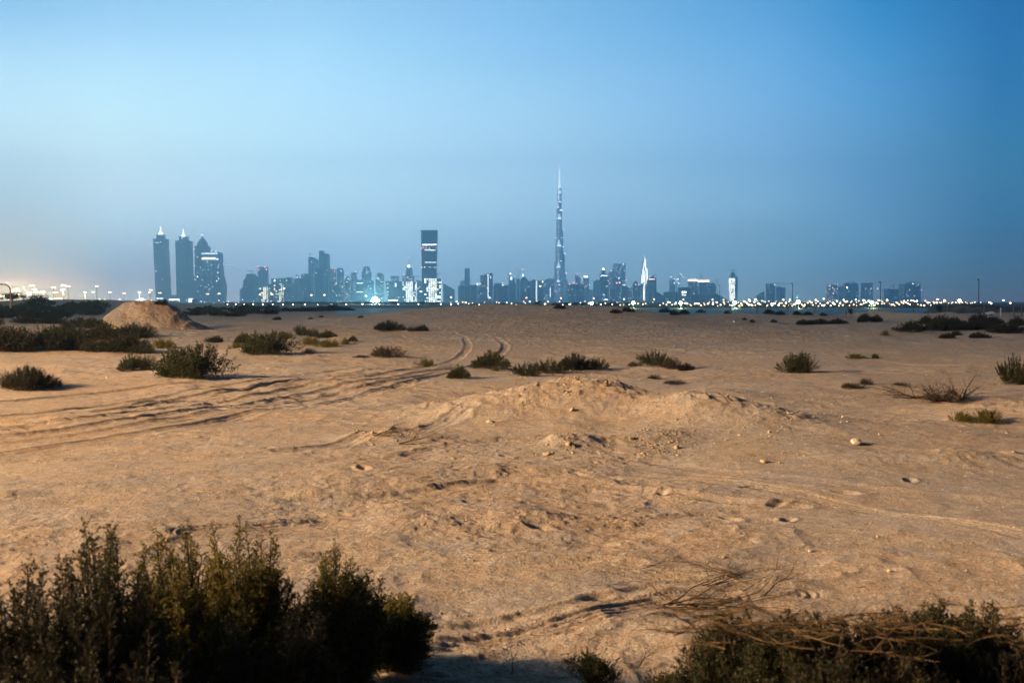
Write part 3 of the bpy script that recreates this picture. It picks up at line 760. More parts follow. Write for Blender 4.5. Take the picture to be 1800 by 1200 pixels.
dead_branch(1040, 1035, 150, 'thin dead twig lying right of the small footprint', 3, (1, 0.2, 0.03), 0.003, 1)
dead_branch(1130, 1005, 130, 'bundle of dark twigs across the ribbed tyre print', 4, (1, -0.1, 0.05), 0.0035, 2)
dead_branch(1180, 1075, 260, 'tangled pile of dead brown stems at the left tip of the right bushes', 5, (1, 0.05, 0.12), 0.006, 9, group=None, name='brushwood')
dead_branch(1290, 1020, 150, 'spray of pale straw stems on the sand behind the right bushes', 6, (-0.7, 0.8, 0.25), 0.004, 6, M_STRAW, name='dry_stems', cat='dry stems')
dead_branch(930, 1125, 45, 'short thick stick in the shade at the bottom left of centre', 7, (1, -0.2, 0), 0.004, 1, depth=0)
dead_branch(905, 1195, 80, 'bare reddish sprout standing at the bottom edge left of the small sprig', 8, (0.1, 0.1, 1), 0.004, 1, depth=1, flatten=1, name='bare_sprout', cat='dry stems')
dead_branch(1125, 1185, 80, 'crooked dark stick at the bottom edge beside the small sprig', 9, (0.8, 0.2, 0.25), 0.005, 1, depth=1)
dead_branch(655, 768, 70, 'thin dry branch lying on the low heap left of centre', 10, (1, 0.3, 0.15), 0.012, 2, M_STRAW)
dead_branch(700, 782, 60, 'second dry branch at the foot of the low heap left of centre', 11, (1, 0, 0.1), 0.012, 2, M_STRAW)
dead_branch(1652, 706, 52, 'large round tangle of bare dead twigs at the right', 12, (1, 0.3, 0.45), 0.012, 30, flatten=1.2, name='dead_bush', cat='bush')
dead_branch(1612, 700, 70, 'low flat tangle of dead twigs left of the large tangle', 13, (1, 0, 0.15), 0.011, 14, name='dead_bush', cat='bush')
dead_branch(1690, 705, 55, 'short dark tangle of twigs right of the large tangle', 14, (0.5, 0, 0.4), 0.012, 12, flatten=1, name='dead_bush', cat='bush')
def at_stems(px, py, Y, n, L, seed, label, spreadx=0.6):
    rg = random.Random(seed); mb = MB(); p = at(px, py, Y)
    for i in range(n):
        s = Vector((rg.uniform(-spreadx, spreadx), rg.uniform(-.2, .2), rg.uniform(-.06, .05)))
        branch_mb(mb, s, (rg.choice((-1, 1)), rg.uniform(-.3, .3), rg.uniform(-.1, .2)), L*rg.uniform(.5, 1), 0.0045, rg, 1, 0.35)
    o = mb.build('dry_stems', M_STRAW, loc=p); tag(o, label, 'dry stems')
at_stems(1400, 1108, 4.85, 40, 0.40, 21, 'tangle of straw coloured dry stems lying over the left half of the bottom right bushes', 0.45)
at_stems(1620, 1098, 4.8, 30, 0.36, 22, 'tangle of brown dry stems lying over the right half of the bottom right bushes', 0.40)
at_stems(1240, 1085, 5.4, 22, 0.28, 23, 'small tangle of dry stems at the left tip of the bottom right bushes', 0.22)
mb = MB(); p0 = at(1530, 1150, 4.7); p1 = at(1580, 1098, 4.75)
mb.tube([p0, (p0+p1)/2+np.array([.004, 0, .004]), p1], [0.004, 0.010, 0.009], 7)
tag(mb.build('broken_stick', M_STRAW), 'thick pale yellow broken stick poking out of the bottom right bushes', 'stick')
# loose twig litter and clods: nobody could count them
def litter(name, label, regions, n, seed, mat, smin, smax, stone):
    rng = np.random.default_rng(seed); Vs = []; Qs = []; off = 0
    tot = sum(r_[4] for r_ in regions)
    pts = []
    for x0, x1, y0, y1, wgt in regions:
        k = int(n*wgt/tot)
        if k == 0: continue
        yy = rng.uniform(y0, y1, k); xx = rng.uniform(x0, x1, k)
        for a, b in zip(xx, yy): pts.append(flat(a, b)[:2])
    P = np.array(pts)
    z = terrain(P[:, 0], P[:, 1]); dist = np.hypot(P[:, 0], P[:, 1])
    s = rng.uniform(smin, smax, len(P))**1.0*np.clip(dist/14, 0.7, 2.2)*np.exp(rng.normal(size=len(P))*0.35)
    if stone:
        octv = np.array([[1,0,0],[0,1,0],[-1,0,0],[0,-1,0],[0,0,0.8],[0,0,-0.5],[.7,.7,.3],[-.7,.6,.35]], float)
        fc = np.array([[0,6,4],[6,1,4],[1,7,4],[7,2,4],[2,3,4],[3,0,4],[0,1,6],[1,2,7]])
        V = octv[None]*(s[:, None, None])*rng.uniform(0.6, 1.3, (len(P), 8, 3))
        a = rng.uniform(0, 6.28, len(P)); c, q = np.cos(a)[:, None], np.sin(a)[:, None]
        X_, Y2 = V[..., 0]*c-V[..., 1]*q, V[..., 0]*q+V[..., 1]*c
        V = np.stack([X_+P[:, :1], Y2+P[:, 1:], V[..., 2]+z[:, None]+s[:, None]*0.0], -1)
        Q_ = (np.arange(len(P))[:, None, None]*8+fc[None]).reshape(-1, 3)
        o = np_mesh(name, V.reshape(-1, 3), Q_, mat)
    else:
        a = rng.uniform(0, 6.28, len(P)); d = np.stack([np.cos(a), np.sin(a)*0.6, rng.normal(size=len(P))*0.12], -1)
        A = np.stack([P[:, 0], P[:, 1], z+0.004], -1); B = A+d*s[:, None]; M = (A+B)/2+rng.normal(size=A.shape)*s[:, None]*0.12
        V, Q_ = stem_arr(np.concatenate([np.stack([A, M], 1), np.stack([M, B], 1)]), 0.0022)
        o = np_mesh(name, V, Q_, mat)
    return tag(o, label, None, None, 'stuff')
M_CLOD = plain('ochre_clod', (0.36, 0.265, 0.165), 0.95, 0.3, 0.7)
M_STONE = plain('pale_stone', (0.44, 0.375, 0.30), 0.9, 0.25, 1.2)
M_DARKP = plain('dark_pebble', (0.13, 0.09, 0.06), 0.95, 0.3, 2)
litter('gravel', 'pale pebbles scattered over the sand', [(0,1800,640,760,4),(0,1800,760,1160,9),(850,1500,690,800,5),(400,1800,560,620,2)], 3600, 1, M_STONE, 0.003, 0.012, True)
o = litter('ochre_clods', 'yellow brown clods on the mounds', [(930,1010,765,800,5),(985,1020,715,735,3),(1060,1100,665,680,1),(1110,1200,765,800,4),(880,1080,650,700,2),(900,960,690,740,2),(1150,1400,730,790,3),(610,740,755,785,2),(200,330,540,570,2)], 1700, 2, M_CLOD, 0.004, 0.020, True)
o = litter('soil_crumbs', 'dark crumbs scattered over the sand', [(0,1800,640,780,4),(0,1800,780,1180,10)], 4200, 3, M_DARKP, 0.003, 0.009, True)
o = litter('twig_litter', 'broken twigs strewn over the sand', [(1000,1420,990,1070,6),(1090,1250,930,1010,2),(740,1150,1080,1190,3),(1300,1700,930,1050,1),(560,820,760,790,1),(500,900,900,1050,1)], 520, 4, M_TWIG, 0.03, 0.11, False)
def rock(px, py, wp, hp, label, mat=M_STONE, seed=0, name='rock', cat='rock'):
    p = ground(px, py); rg = np.random.default_rng(seed); w = wp*p[1]/F*.85; h = hp*p[1]/F*.8
    import bmesh
    bm = bmesh.new()
    pts = unit(rg.normal(size=(22, 3)))*rg.uniform(0.75, 1.0, (22, 1)); pts = np.clip(pts, -0.78, 0.78)
    for q in pts: bm.verts.new((q[0]*w*0.62, q[1]*w*0.45, (q[2]+0.30)*h*0.75))
    r_ = bmesh.ops.convex_hull(bm, input=bm.verts)
    bmesh.ops.delete(bm, geom=[v for v in bm.verts if not v.link_faces], context='VERTS')
    me = bpy.data.meshes.new(name); bm.to_mesh(me); bm.free(); me.materials.append(mat)
    o = bpy.data.objects.new(name, me); link(o); o.location = tuple(map(float, p)); o.rotation_euler = (0, 0, rg.uniform(0, 6))
    return tag(o, label, cat)
for a in [(1505,782,30,15,'biggest pale rock on the sand right of the mounds'),(1343,813,20,8,'flat brown rock at the foot of the right mound'),
          (1065,679,14,14,'pointed ochre clod just below the mound top'),(963,801,22,9,'white flat rock at the left foot of the ochre clods'),
          (1424,971,12,9,'round pale stone in the lower right sand'),(1562,1005,9,8,'small orange stone right of the round pale stone'),
          (1370,816,9,5,'small brown stone beside the flat brown rock'),(1190,790,12,10,'standing ochre clod at the right of the clod field'),
          (1110,772,16,9,'ochre clod in the middle of the clod field'),(862,744,20,7,'pale yellowish slab of stone left of the clods'),
          (1353,762,10,9,'ochre clod on the right mound'),(1480,734,10,6,'small pale stone above the biggest rock'),
          (1291,567,8,5,'white stone on the grey sand before the fence'),(1272,984,10,5,'small grey stone above the straw stems'),
          (1005,722,14,10,'upper ochre clod on the small heap in front of the mound'),(1000,784,16,9,'ochre clod on the lower small heap')]:
    rock(*a, mat=M_CLOD if 'ochre' in a[4] or 'orange' in a[4] or 'brown' in a[4] else M_STONE, seed=int(a[0]))

# ------------------------------------------------------------------ city facades
def facade(name, wall, glass, cw=6.0, ch=4.2, lit=0.05, col=(0.85, 0.95, 1.0), strength=2.5, warm=0.38, vstrip=0.0, hband=0.0, colprob=0.0, rough=0.25):
    """window grid in metres; every cell is glass, some are lit rooms"""
    m = Mat(name); m.set(0.5, 0.4)
    tcn = m.n('ShaderNodeTexCoord'); s = m.n('ShaderNodeSeparateXYZ'); m.l(tcn.outputs['Object'], s.inputs[0])
    sn = m.n('ShaderNodeSeparateXYZ'); m.l(tcn.outputs['Normal'], sn.inputs[0])
    side = m.math('GREATER_THAN', m.math('ABSOLUTE', sn.outputs[0]), 0.707)
    u = m.math('ADD', m.math('MULTIPLY', s.outputs[1], side), m.math('MULTIPLY', s.outputs[0], m.math('SUBTRACT', 1.0, side)))
    oi = m.n('ShaderNodeObjectInfo')
    uu = m.math('DIVIDE', u, cw); zz = m.math('DIVIDE', s.outputs[2], ch)
    fu = m.math('FRACT', uu); fz = m.math('FRACT', zz)
    cu = m.math('FLOOR', uu); cz = m.math('FLOOR', zz)
    win = m.math('MULTIPLY', m.math('MULTIPLY', m.math('GREATER_THAN', fu, 0.14), m.math('LESS_THAN', fu, 0.86)),
                 m.math('MULTIPLY', m.math('GREATER_THAN', fz, 0.22), m.math('LESS_THAN', fz, 0.88)))
    vert = m.math('LESS_THAN', m.math('ABSOLUTE', sn.outputs[2]), 0.6)
    win = m.math('MULTIPLY', win, vert)
    cv = m.n('ShaderNodeCombineXYZ'); m.l(cu, cv.inputs[0]); m.l(cz, cv.inputs[1]); m.l(m.math('ADD', m.math('MULTIPLY', oi.outputs['Random'], 97), side), cv.inputs[2])
    wn = m.n('ShaderNodeTexWhiteNoise'); m.l(cv.outputs[0], wn.inputs[0])
    cs = m.n('ShaderNodeSeparateColor'); m.l(wn.outputs['Color'], cs.inputs[0])
    thr = lit
    if colprob:                          # whole stacks of rooms lit together
        cc = m.n('ShaderNodeCombineXYZ'); m.l(m.math('FLOOR', m.math('DIVIDE', uu, 2.0)), cc.inputs[0]); m.l(oi.outputs['Random'], cc.inputs[1])
        w2 = m.n('ShaderNodeTexWhiteNoise'); m.l(cc.outputs[0], w2.inputs[0])
        thr = m.math('ADD', lit, m.math('MULTIPLY', m.math('LESS_THAN', w2.outputs['Value'], colprob), 0.72))
    on = m.math('MULTIPLY', m.math('LESS_THAN', cs.outputs[0], thr), win)
    b = m.mix(win, wall, glass)
    if vstrip:
        st = m.math('GREATER_THAN', m.math('FRACT', m.math('DIVIDE', u, vstrip)), 0.72)
        b = m.mix(st, b, tuple(min(1, c*1.7) for c in wall)); on = m.math('MULTIPLY', on, m.math('SUBTRACT', 1.0, st))
    if hband:
        hb = m.math('MULTIPLY', m.math('GREATER_THAN', m.math('FRACT', m.math('DIVIDE', s.outputs[2], hband)), 0.5), vert)
        b = m.mix(m.math('MULTIPLY', hb, 0.8), b, tuple(c*0.25 for c in wall))
    tint = m.rng(oi.outputs['Random'], 0, 1, 0.5, 1.6, False)
    hv = m.n('ShaderNodeHueSaturation'); m.l(b, hv.inputs['Color']); m.l(tint, hv.inputs['Value'])
    m.base(hv.outputs[0])
    ec = m.mix(m.math('LESS_THAN', cs.outputs[1], warm), col, (1.0, 0.78, 0.45))
    m.l(ec, m.p.inputs['Emission Color'])
    m.l(m.math('MULTIPLY', on, m.math('MULTIPLY', m.rng(cs.outputs[2], 0, 1, 0.4, 1.3, False), strength)), m.p.inputs['Emission Strength'])
    m.m.cycles.emission_sampling = 'NONE'
    return m.m
BW = (0.12, 0.18, 0.22); GL = (0.03, 0.05, 0.07)
FA = {
 'dark': facade('dark_glass_facade', (0.045, 0.085, 0.11), (0.015, 0.035, 0.05), 6, 4.2, 0.006),
 'dark2': facade('navy_facade', (0.045, 0.085, 0.12), (0.025, 0.04, 0.06), 7, 4.2, 0.015, vstrip=22),
 'mid': facade('grey_facade', BW, GL, 6, 4.5, 0.035),
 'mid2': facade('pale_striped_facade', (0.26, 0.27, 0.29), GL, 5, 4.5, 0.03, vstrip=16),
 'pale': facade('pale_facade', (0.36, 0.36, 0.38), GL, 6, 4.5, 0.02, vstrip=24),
 'band': facade('banded_facade', (0.34, 0.36, 0.38), (0.03, 0.04, 0.05), 9, 4.5, 0.0, hband=12),
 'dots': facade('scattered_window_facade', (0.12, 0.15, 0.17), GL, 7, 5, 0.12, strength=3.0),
 'green': facade('teal_facade', (0.07, 0.12, 0.125), (0.025, 0.05, 0.055), 8, 6, 0.05, col=(0.8, 1.0, 0.95), strength=3.0),
 'lit': facade('lit_apartment_facade', (0.10, 0.14, 0.15), GL, 8, 6.5, 0.45, col=(0.86, 1.0, 0.97), strength=4.5, warm=0.12, colprob=0.6),
 'litw': facade('lit_warm_apartment_facade', (0.10, 0.12, 0.12), GL, 8, 6.5, 0.20, col=(0.98, 1.0, 0.82), strength=4.5, warm=0.3, colprob=0.62),
 'constr': facade('unfinished_facade', (0.17, 0.15, 0.14), (0.03, 0.03, 0.03), 7, 5, 0.02, warm=0.8, strength=3.0),
 'rise': facade('low_rise_facade', (0.17, 0.17, 0.18), (0.04, 0.05, 0.06), 9, 9, 0.03, hband=14),
}
L_WHITE = glow('white_light', (0.9, 0.97, 1.0), 9); L_CYAN = glow('cool_light', (0.75, 1.0, 0.97), 3.0)
L_WARM = glow('sodium_light', (1.0, 0.58, 0.24), 9); L_WARM2 = glow('pale_sodium_light', (1.0, 0.74, 0.40), 11)
L_RED = glow('aviation_red', (1.0, 0.22, 0.30), 9); L_PINK = glow('pink_light', (1.0, 0.70, 0.72), 6); L_PT = glow('white_point', (0.92, 0.97, 1.0), 10)
L_GREEN = glow('green_sign', (0.45, 1.0, 0.75), 1.0); L_SPOT = glow('flood_light', (0.70, 1.0, 0.93), 60); L_SOFT = glow('soft_lit_cladding', (0.80, 0.92, 1.0), 1.6)
L_MED = glow('medium_white_light', (0.86, 0.95, 1.0), 4.0)
M_STEEL = plain('dark_steel', (0.06, 0.06, 0.065), 0.6, 0.2, 0.5)
M_CONC = plain('pale_concrete', (0.42, 0.42, 0.43), 0.85, 0.15, 0.1)
M_CAP = plain('roof_grey', (0.14, 0.16, 0.18), 0.7, 0.2, 0.1)

def Pz(py, Y): return at(900, py, Y)[2]
def Px(px, Y): return (px-900)*Y/F      # pitch does not move columns by more than a hair
def far_y(Y): return Y if Y < 3000 else min(Y*1.12, 6900)
class Bld:
    """a building at depth Y; local x from its photo columns, z in metres above the ground"""
    def __init__(s, label, x0, x1, yt, Y, style='mid', cat='tower', name='tower', rot=0.0, aspect=0.8, top='flat', mat=None, body='body', group=None):
        Y = far_y(Y); s.Y = Y; s.xc = (x0+x1)/2; s.k = Y/F
        s.w = (x1-x0)*s.k; s.h = Pz(yt, Y)
        s.t = thing(name, label, cat, (Px(s.xc, Y), Y, 0), 0, group)
        s.mat = mat or FA[style]; s.d = s.w*aspect; s.rot = rot
        if top != 'none': s.slab(x0, x1, yt, top=top, rot=rot, name=body)
    def X(s, px): return (px-s.xc)*s.k
    def Z(s, py): return Pz(py, s.Y)
    def slab(s, x0, x1, y1, y0=None, dy=0.0, top='flat', rot=0.0, name='body', mat=None, depth=None, bx0=None, bx1=None):
        """block between photo columns x0..x1 and rows y1 (top)..y0 (bottom)"""
        z1 = s.Z(y1); z0 = s.Z(y0) if y0 is not None else -1.0
        w = (x1-x0)*s.k; cx = s.X((x0+x1)/2); d = depth or s.d; mb = MB()
        if rot:
            f = math.cos(rot)+0.75*math.sin(abs(rot)); a = w/f; b = a*0.75
            mb.box((0, 0, (z0+z1)/2), (a, b, z1-z0))
            o = mb.build(name, mat or s.mat, s.t); o.location = (cx, dy+b/2, 0); o.rotation_euler = (0, 0, rot); return o
        bw = ((bx1 if bx1 is not None else x1)-(bx0 if bx0 is not None else x0))*s.k
        bc = s.X(((bx1 if bx1 is not None else x1)+(bx0 if bx0 is not None else x0))/2)-cx
        def ring(z, ww, c=0, dd=None, yo=0): 
            dd = dd or d
            return [(c-ww/2, -dd/2+yo, z), (c+ww/2, -dd/2+yo, z), (c+ww/2, dd/2+yo, z), (c-ww/2, dd/2+yo, z)]
        if top == 'flat': mb.loft([ring(z0, bw, bc), ring(z1, w)])
        elif top == 'slantl':
            h = w*0.55; mb.loft([ring(z0, bw, bc), ring(z1-h, w), [(-w/2, -d/2, z1-h), (w/2, -d/2, z1), (w/2, d/2, z1), (-w/2, d/2, z1-h)]])
        elif top == 'slantr':
            h = w*0.55; mb.loft([ring(z0, bw, bc), ring(z1-h, w), [(-w/2, -d/2, z1), (w/2, -d/2, z1-h), (w/2, d/2, z1-h), (-w/2, d/2, z1)]])
        elif top == 'step':
            h = (z1-z0)*0.07; mb.loft([ring(z0, bw, bc), ring(z1-2*h, w), ring(z1-2*h, w*0.82), ring(z1-h, w*0.82), ring(z1-h, w*0.55), ring(z1, w*0.55)])
        elif top == 'round':
            h = w*0.5; R_ = [ring(z0, bw, bc)]
            for i in range(6):
                a = i/5*math.pi/2*0.96; R_.append(ring(z1-h+h*math.sin(a), w*math.cos(a)**0.8))
            mb.loft(R_)
        elif top == 'taper': mb.loft([ring(z0, bw, bc), ring(z1-(z1-z0)*0.35, w), ring(z1, w*0.72, 0, d*0.72)])
        o = mb.build(name, mat or s.mat, s.t); o.location = (cx, dy, 0); return o
    def part(s, x0, x1, y1, y0, name, mat, front=0.25, thick=1.0, bx0=None, bx1=None):
        """thin cladding or light strip proud of the front face"""
        return s.slab(x0, x1, y1, y0, dy=-s.d/2-front-thick/2+0.0, name=name, mat=mat, depth=thick, bx0=bx0, bx1=bx1)
    def dot(s, px, py, r_px, mat, name='aviation_light', dy=None):
        r = r_px*s.k*0.8; mb = MB().lathe([(-r, r*0.3), (-r*0.6, r*0.8), (0, r), (r*0.6, r*0.8), (r, r*0.3)], seg=8)
        o = mb.build(name, mat, s.t); o.location = (s.X(px), -s.d/2-r*1.2 if dy is None else dy, s.Z(py)); return o
    def mast(s, px, y1, y0, r_px, mat=None, name='antenna', taper=0.3):
        mb = MB().lathe([(0, r_px*s.k), (s.Z(y1)-s.Z(y0), r_px*s.k*taper)], seg=6)
        o = mb.build(name, mat or M_CAP, s.t); o.location = (s.X(px), 0, s.Z(y0)); return o
    def lathe(s, px, prof, name, mat, sy=1.0):
        """profile rows (row in photo, half width in pixels)"""
        mb = MB().lathe([(s.Z(y), max(0.05, r*s.k)) for y, r in prof], seg=16, sy=sy)
        o = mb.build(name, mat, s.t, smooth=False); o.location = (s.X(px), 0, 0); return o

def crane(px, ytop, ybase, x0, x1, Y, label, lights=0, mat=None, tilt=0):
    Y = far_y(Y); k = Y/F; t = thing('tower_crane', label, 'crane', (Px(px, Y), Y, Pz(ybase, Y)))
    H = Pz(ytop, Y)-Pz(ybase, Y); mw = 0.65*k
    MB().box((0, 0, H/2), (mw, mw, H)).build('mast', M_STEEL, t)
    a, b = (x0-px)*k, (x1-px)*k
    mb = MB()
    zt = H*0.97
    mb.tube([(a, 0, zt+tilt*k*0), (b, 0, zt+tilt*k)], 0.30*k, 4)
    for i in range(12):
        x = a+(b-a)*i/12; z_ = zt+tilt*k*i/12
        mb.tube([(x, 0, z_), (x+(b-a)/24, 0, z_+0.9*k), (x+(b-a)/12, 0, z_)], 0.10*k, 4)
    mb.build('jib', M_STEEL, t)
    MB().box((a*0.9 if abs(a) < abs(b) else b*0.9, 0, zt-0.6*k), (1.3*k, 0.9*k, 1.4*k)).build('counterweight', M_CAP, t)
    MB().tube([(0, 0, H), (0, 0, H+2.2*k)], 0.25*k, 4).build('mast_head', M_STEEL, t)
    for i in range(lights):
        x = a+(b-a)*(i+0.5)/lights
        o = MB().lathe([(-.35*k, .15*k), (0, .42*k), (.35*k, .15*k)], seg=6).build('jib_light', mat or L_PT, t); o.location = (x, -0.5*k, zt+tilt*k*(x-a)/(b-a)-0.2*k)
    return t

# -- twin towers with lit spires at the far left
def spire_tower(label, x0, x1, ytop, sx0, sx1, sy, dcx, dw, dy0, tip, Y, side):
    b = Bld(label, x0, x1, ytop, Y, 'dark', top='none', aspect=0.9)
    n = 5; ys = [529.5-(529.5-ytop)*i/n for i in range(n+1)]
    mb = MB()
    for i in range(n):                  # chevron tiers, each flaring a little towards its top
        z0 = -1 if i == 0 else b.Z(ys[i]); z1 = b.Z(ys[i+1])
        off = (n-1-i)*0.75*side*b.k
        wb = b.w*(0.97+0.00*i)-abs(side)*2.0*b.k; wt = b.w-abs(side)*1.2*b.k
        c = off-side*1.0*b.k
        mb.loft([[(c-w_/2, -b.d/2, z_), (c-w_/6, -b.d/2-1.4, z_), (c+w_/6, -b.d/2-1.4, z_), (c+w_/2, -b.d/2, z_), (c+w_/2, b.d/2, z_), (c-w_/2, b.d/2, z_)] for z_, w_ in ((z0, wb), (z1-3, wt), (z1, wt*0.985))])
    mb.build('body', FA['dark'], b.t)
    b.slab(x0-0.4, x1-side*3.2, ytop, ytop+1.6, name='cornice', mat=M_CAP, depth=b.d+3)
    b.slab(sx0, sx1, sy+1, ytop, name='crown_block', depth=b.d*0.6); b.slab(sx0-0.6, sx1+0.6, sy, sy+1, name='crown_cornice', mat=M_CAP, depth=b.d*0.62)
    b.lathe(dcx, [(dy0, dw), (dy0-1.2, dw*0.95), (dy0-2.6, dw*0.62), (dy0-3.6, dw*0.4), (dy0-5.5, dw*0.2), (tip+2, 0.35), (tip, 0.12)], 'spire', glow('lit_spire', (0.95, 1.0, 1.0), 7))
    return b
b = spire_tower('leftmost dark tower with a glowing white spire and zigzag right edge', 274.8, 297.5, 420, 279, 290.8, 412.5, 284.6, 4.3, 412.5, 398, 4800, 1)
for x in (276.5, 281.5, 284, 288): b.dot(x, 426+(x % 3)*.4, .55, L_PT, 'floor_light')
b.dot(279.3, 476.5, .8, L_PT, 'floor_light')
b = spire_tower('second dark tower with a glowing white spire, beside the onion domed tower', 313.5, 338, 423.5, 318.8, 331.8, 416, 324.4, 3.7, 415.8, 402, 4850, 0.3)
b.slab(326, 347, 473, None, dy=-b.d/2-4, top='slantr', name='side_wing', mat=FA['dark2'], depth=12)
b.dot(326, 419.5, .6, L_PT, 'crown_light')
b = Bld('dark tower with a pointed onion dome roof', 346.2, 369.2, 433, 4700, 'dots', mat=FA['dark2'])
b.lathe(357.6, [(433.5, 9.8), (429, 9.6), (426, 8.2), (422.5, 5.6), (419, 2.9), (417, 1.0), (415, 0.4), (412.5, 0.3)], 'onion_dome', M_CAP)
b.lathe(357.3, [(413.6, 0.2), (412.7, 0.9), (411.6, 0.2)], 'finial_light', L_PT)
for y in (438, 449, 467.5, 491): b.dot(346.8, y, .7, L_PINK)
for i, y in enumerate((452, 470, 486.5, 503, 512, 520)): b.dot(351.5+(i % 2)*5, y, .9 if i == 2 else .45, L_PT, 'window_light')
b = Bld('broad tower with two lit crown bands and a bulging right side', 360.5, 396.5, 443, 4500, 'dots', top='none', aspect=0.7)
prof = [(530, 361, 394), (515, 361, 396), (505, 361, 396.6), (495, 361, 395), (485, 361, 392), (475, 361, 390.4), (460, 361, 390), (446, 361, 390), (443.2, 363, 388)]
mb = MB(); mb.loft([[(b.X(a_), -b.d/2, b.Z(y) if y < 530 else -1), ((b.X(a_)+b.X(c_))/2, -b.d/2-10, b.Z(y) if y < 530 else -1), (b.X(c_), -b.d/2, b.Z(y) if y < 530 else -1), (b.X(c_), b.d/2, b.Z(y) if y < 530 else -1), (b.X(a_), b.d/2, b.Z(y) if y < 530 else -1)] for y, a_, c_ in prof])
mb.build('body', FA['dark2'], b.t)
for i in range(7): b.slab(361.5+i*4.0, 364.2+i*4.0, 445.6, 447.4, dy=-b.d/2-12, name='crown_band_light', mat=L_MED, depth=2)
for i in range(6): b.slab(361.3+i*4.0, 364.9+i*4.0, 453.2, 456.8, dy=-b.d/2-12, name='crown_band_light', mat=L_MED, depth=2)
b.slab(386.5, 389.5, 455, 457.5, dy=-b.d/2-9, name='crown_band_light', mat=L_MED, depth=2)
for x, y, m_ in ((377.5, 442.3, L_PINK), (386, 443, L_PT), (378, 466, L_PINK), (390.5, 466.5, L_PINK), (389.5, 470.5, L_PINK), (389, 479.5, L_PT), (390.5, 490, L_PT), (387, 494, L_PT), (371, 461.5, L_PT)): b.dot(x, y, .8, m_, dy=-b.d/2-13)
for x, y in ((377, 496), (380, 504), (375, 507.5), (362, 475), (372, 467.5)): b.dot(x, y, .55, L_MED, 'window_light', dy=-b.d/2-13)
crane(394.8, 463.5, 492, 392.5, 414.5, 4480, 'crane with a string of lights on its jib beside the bulging tower', 6, tilt=-1)
Bld('low dark rounded building between the two spire towers', 297, 315, 518, 5200, 'mid', top='round', cat='building', name='building')
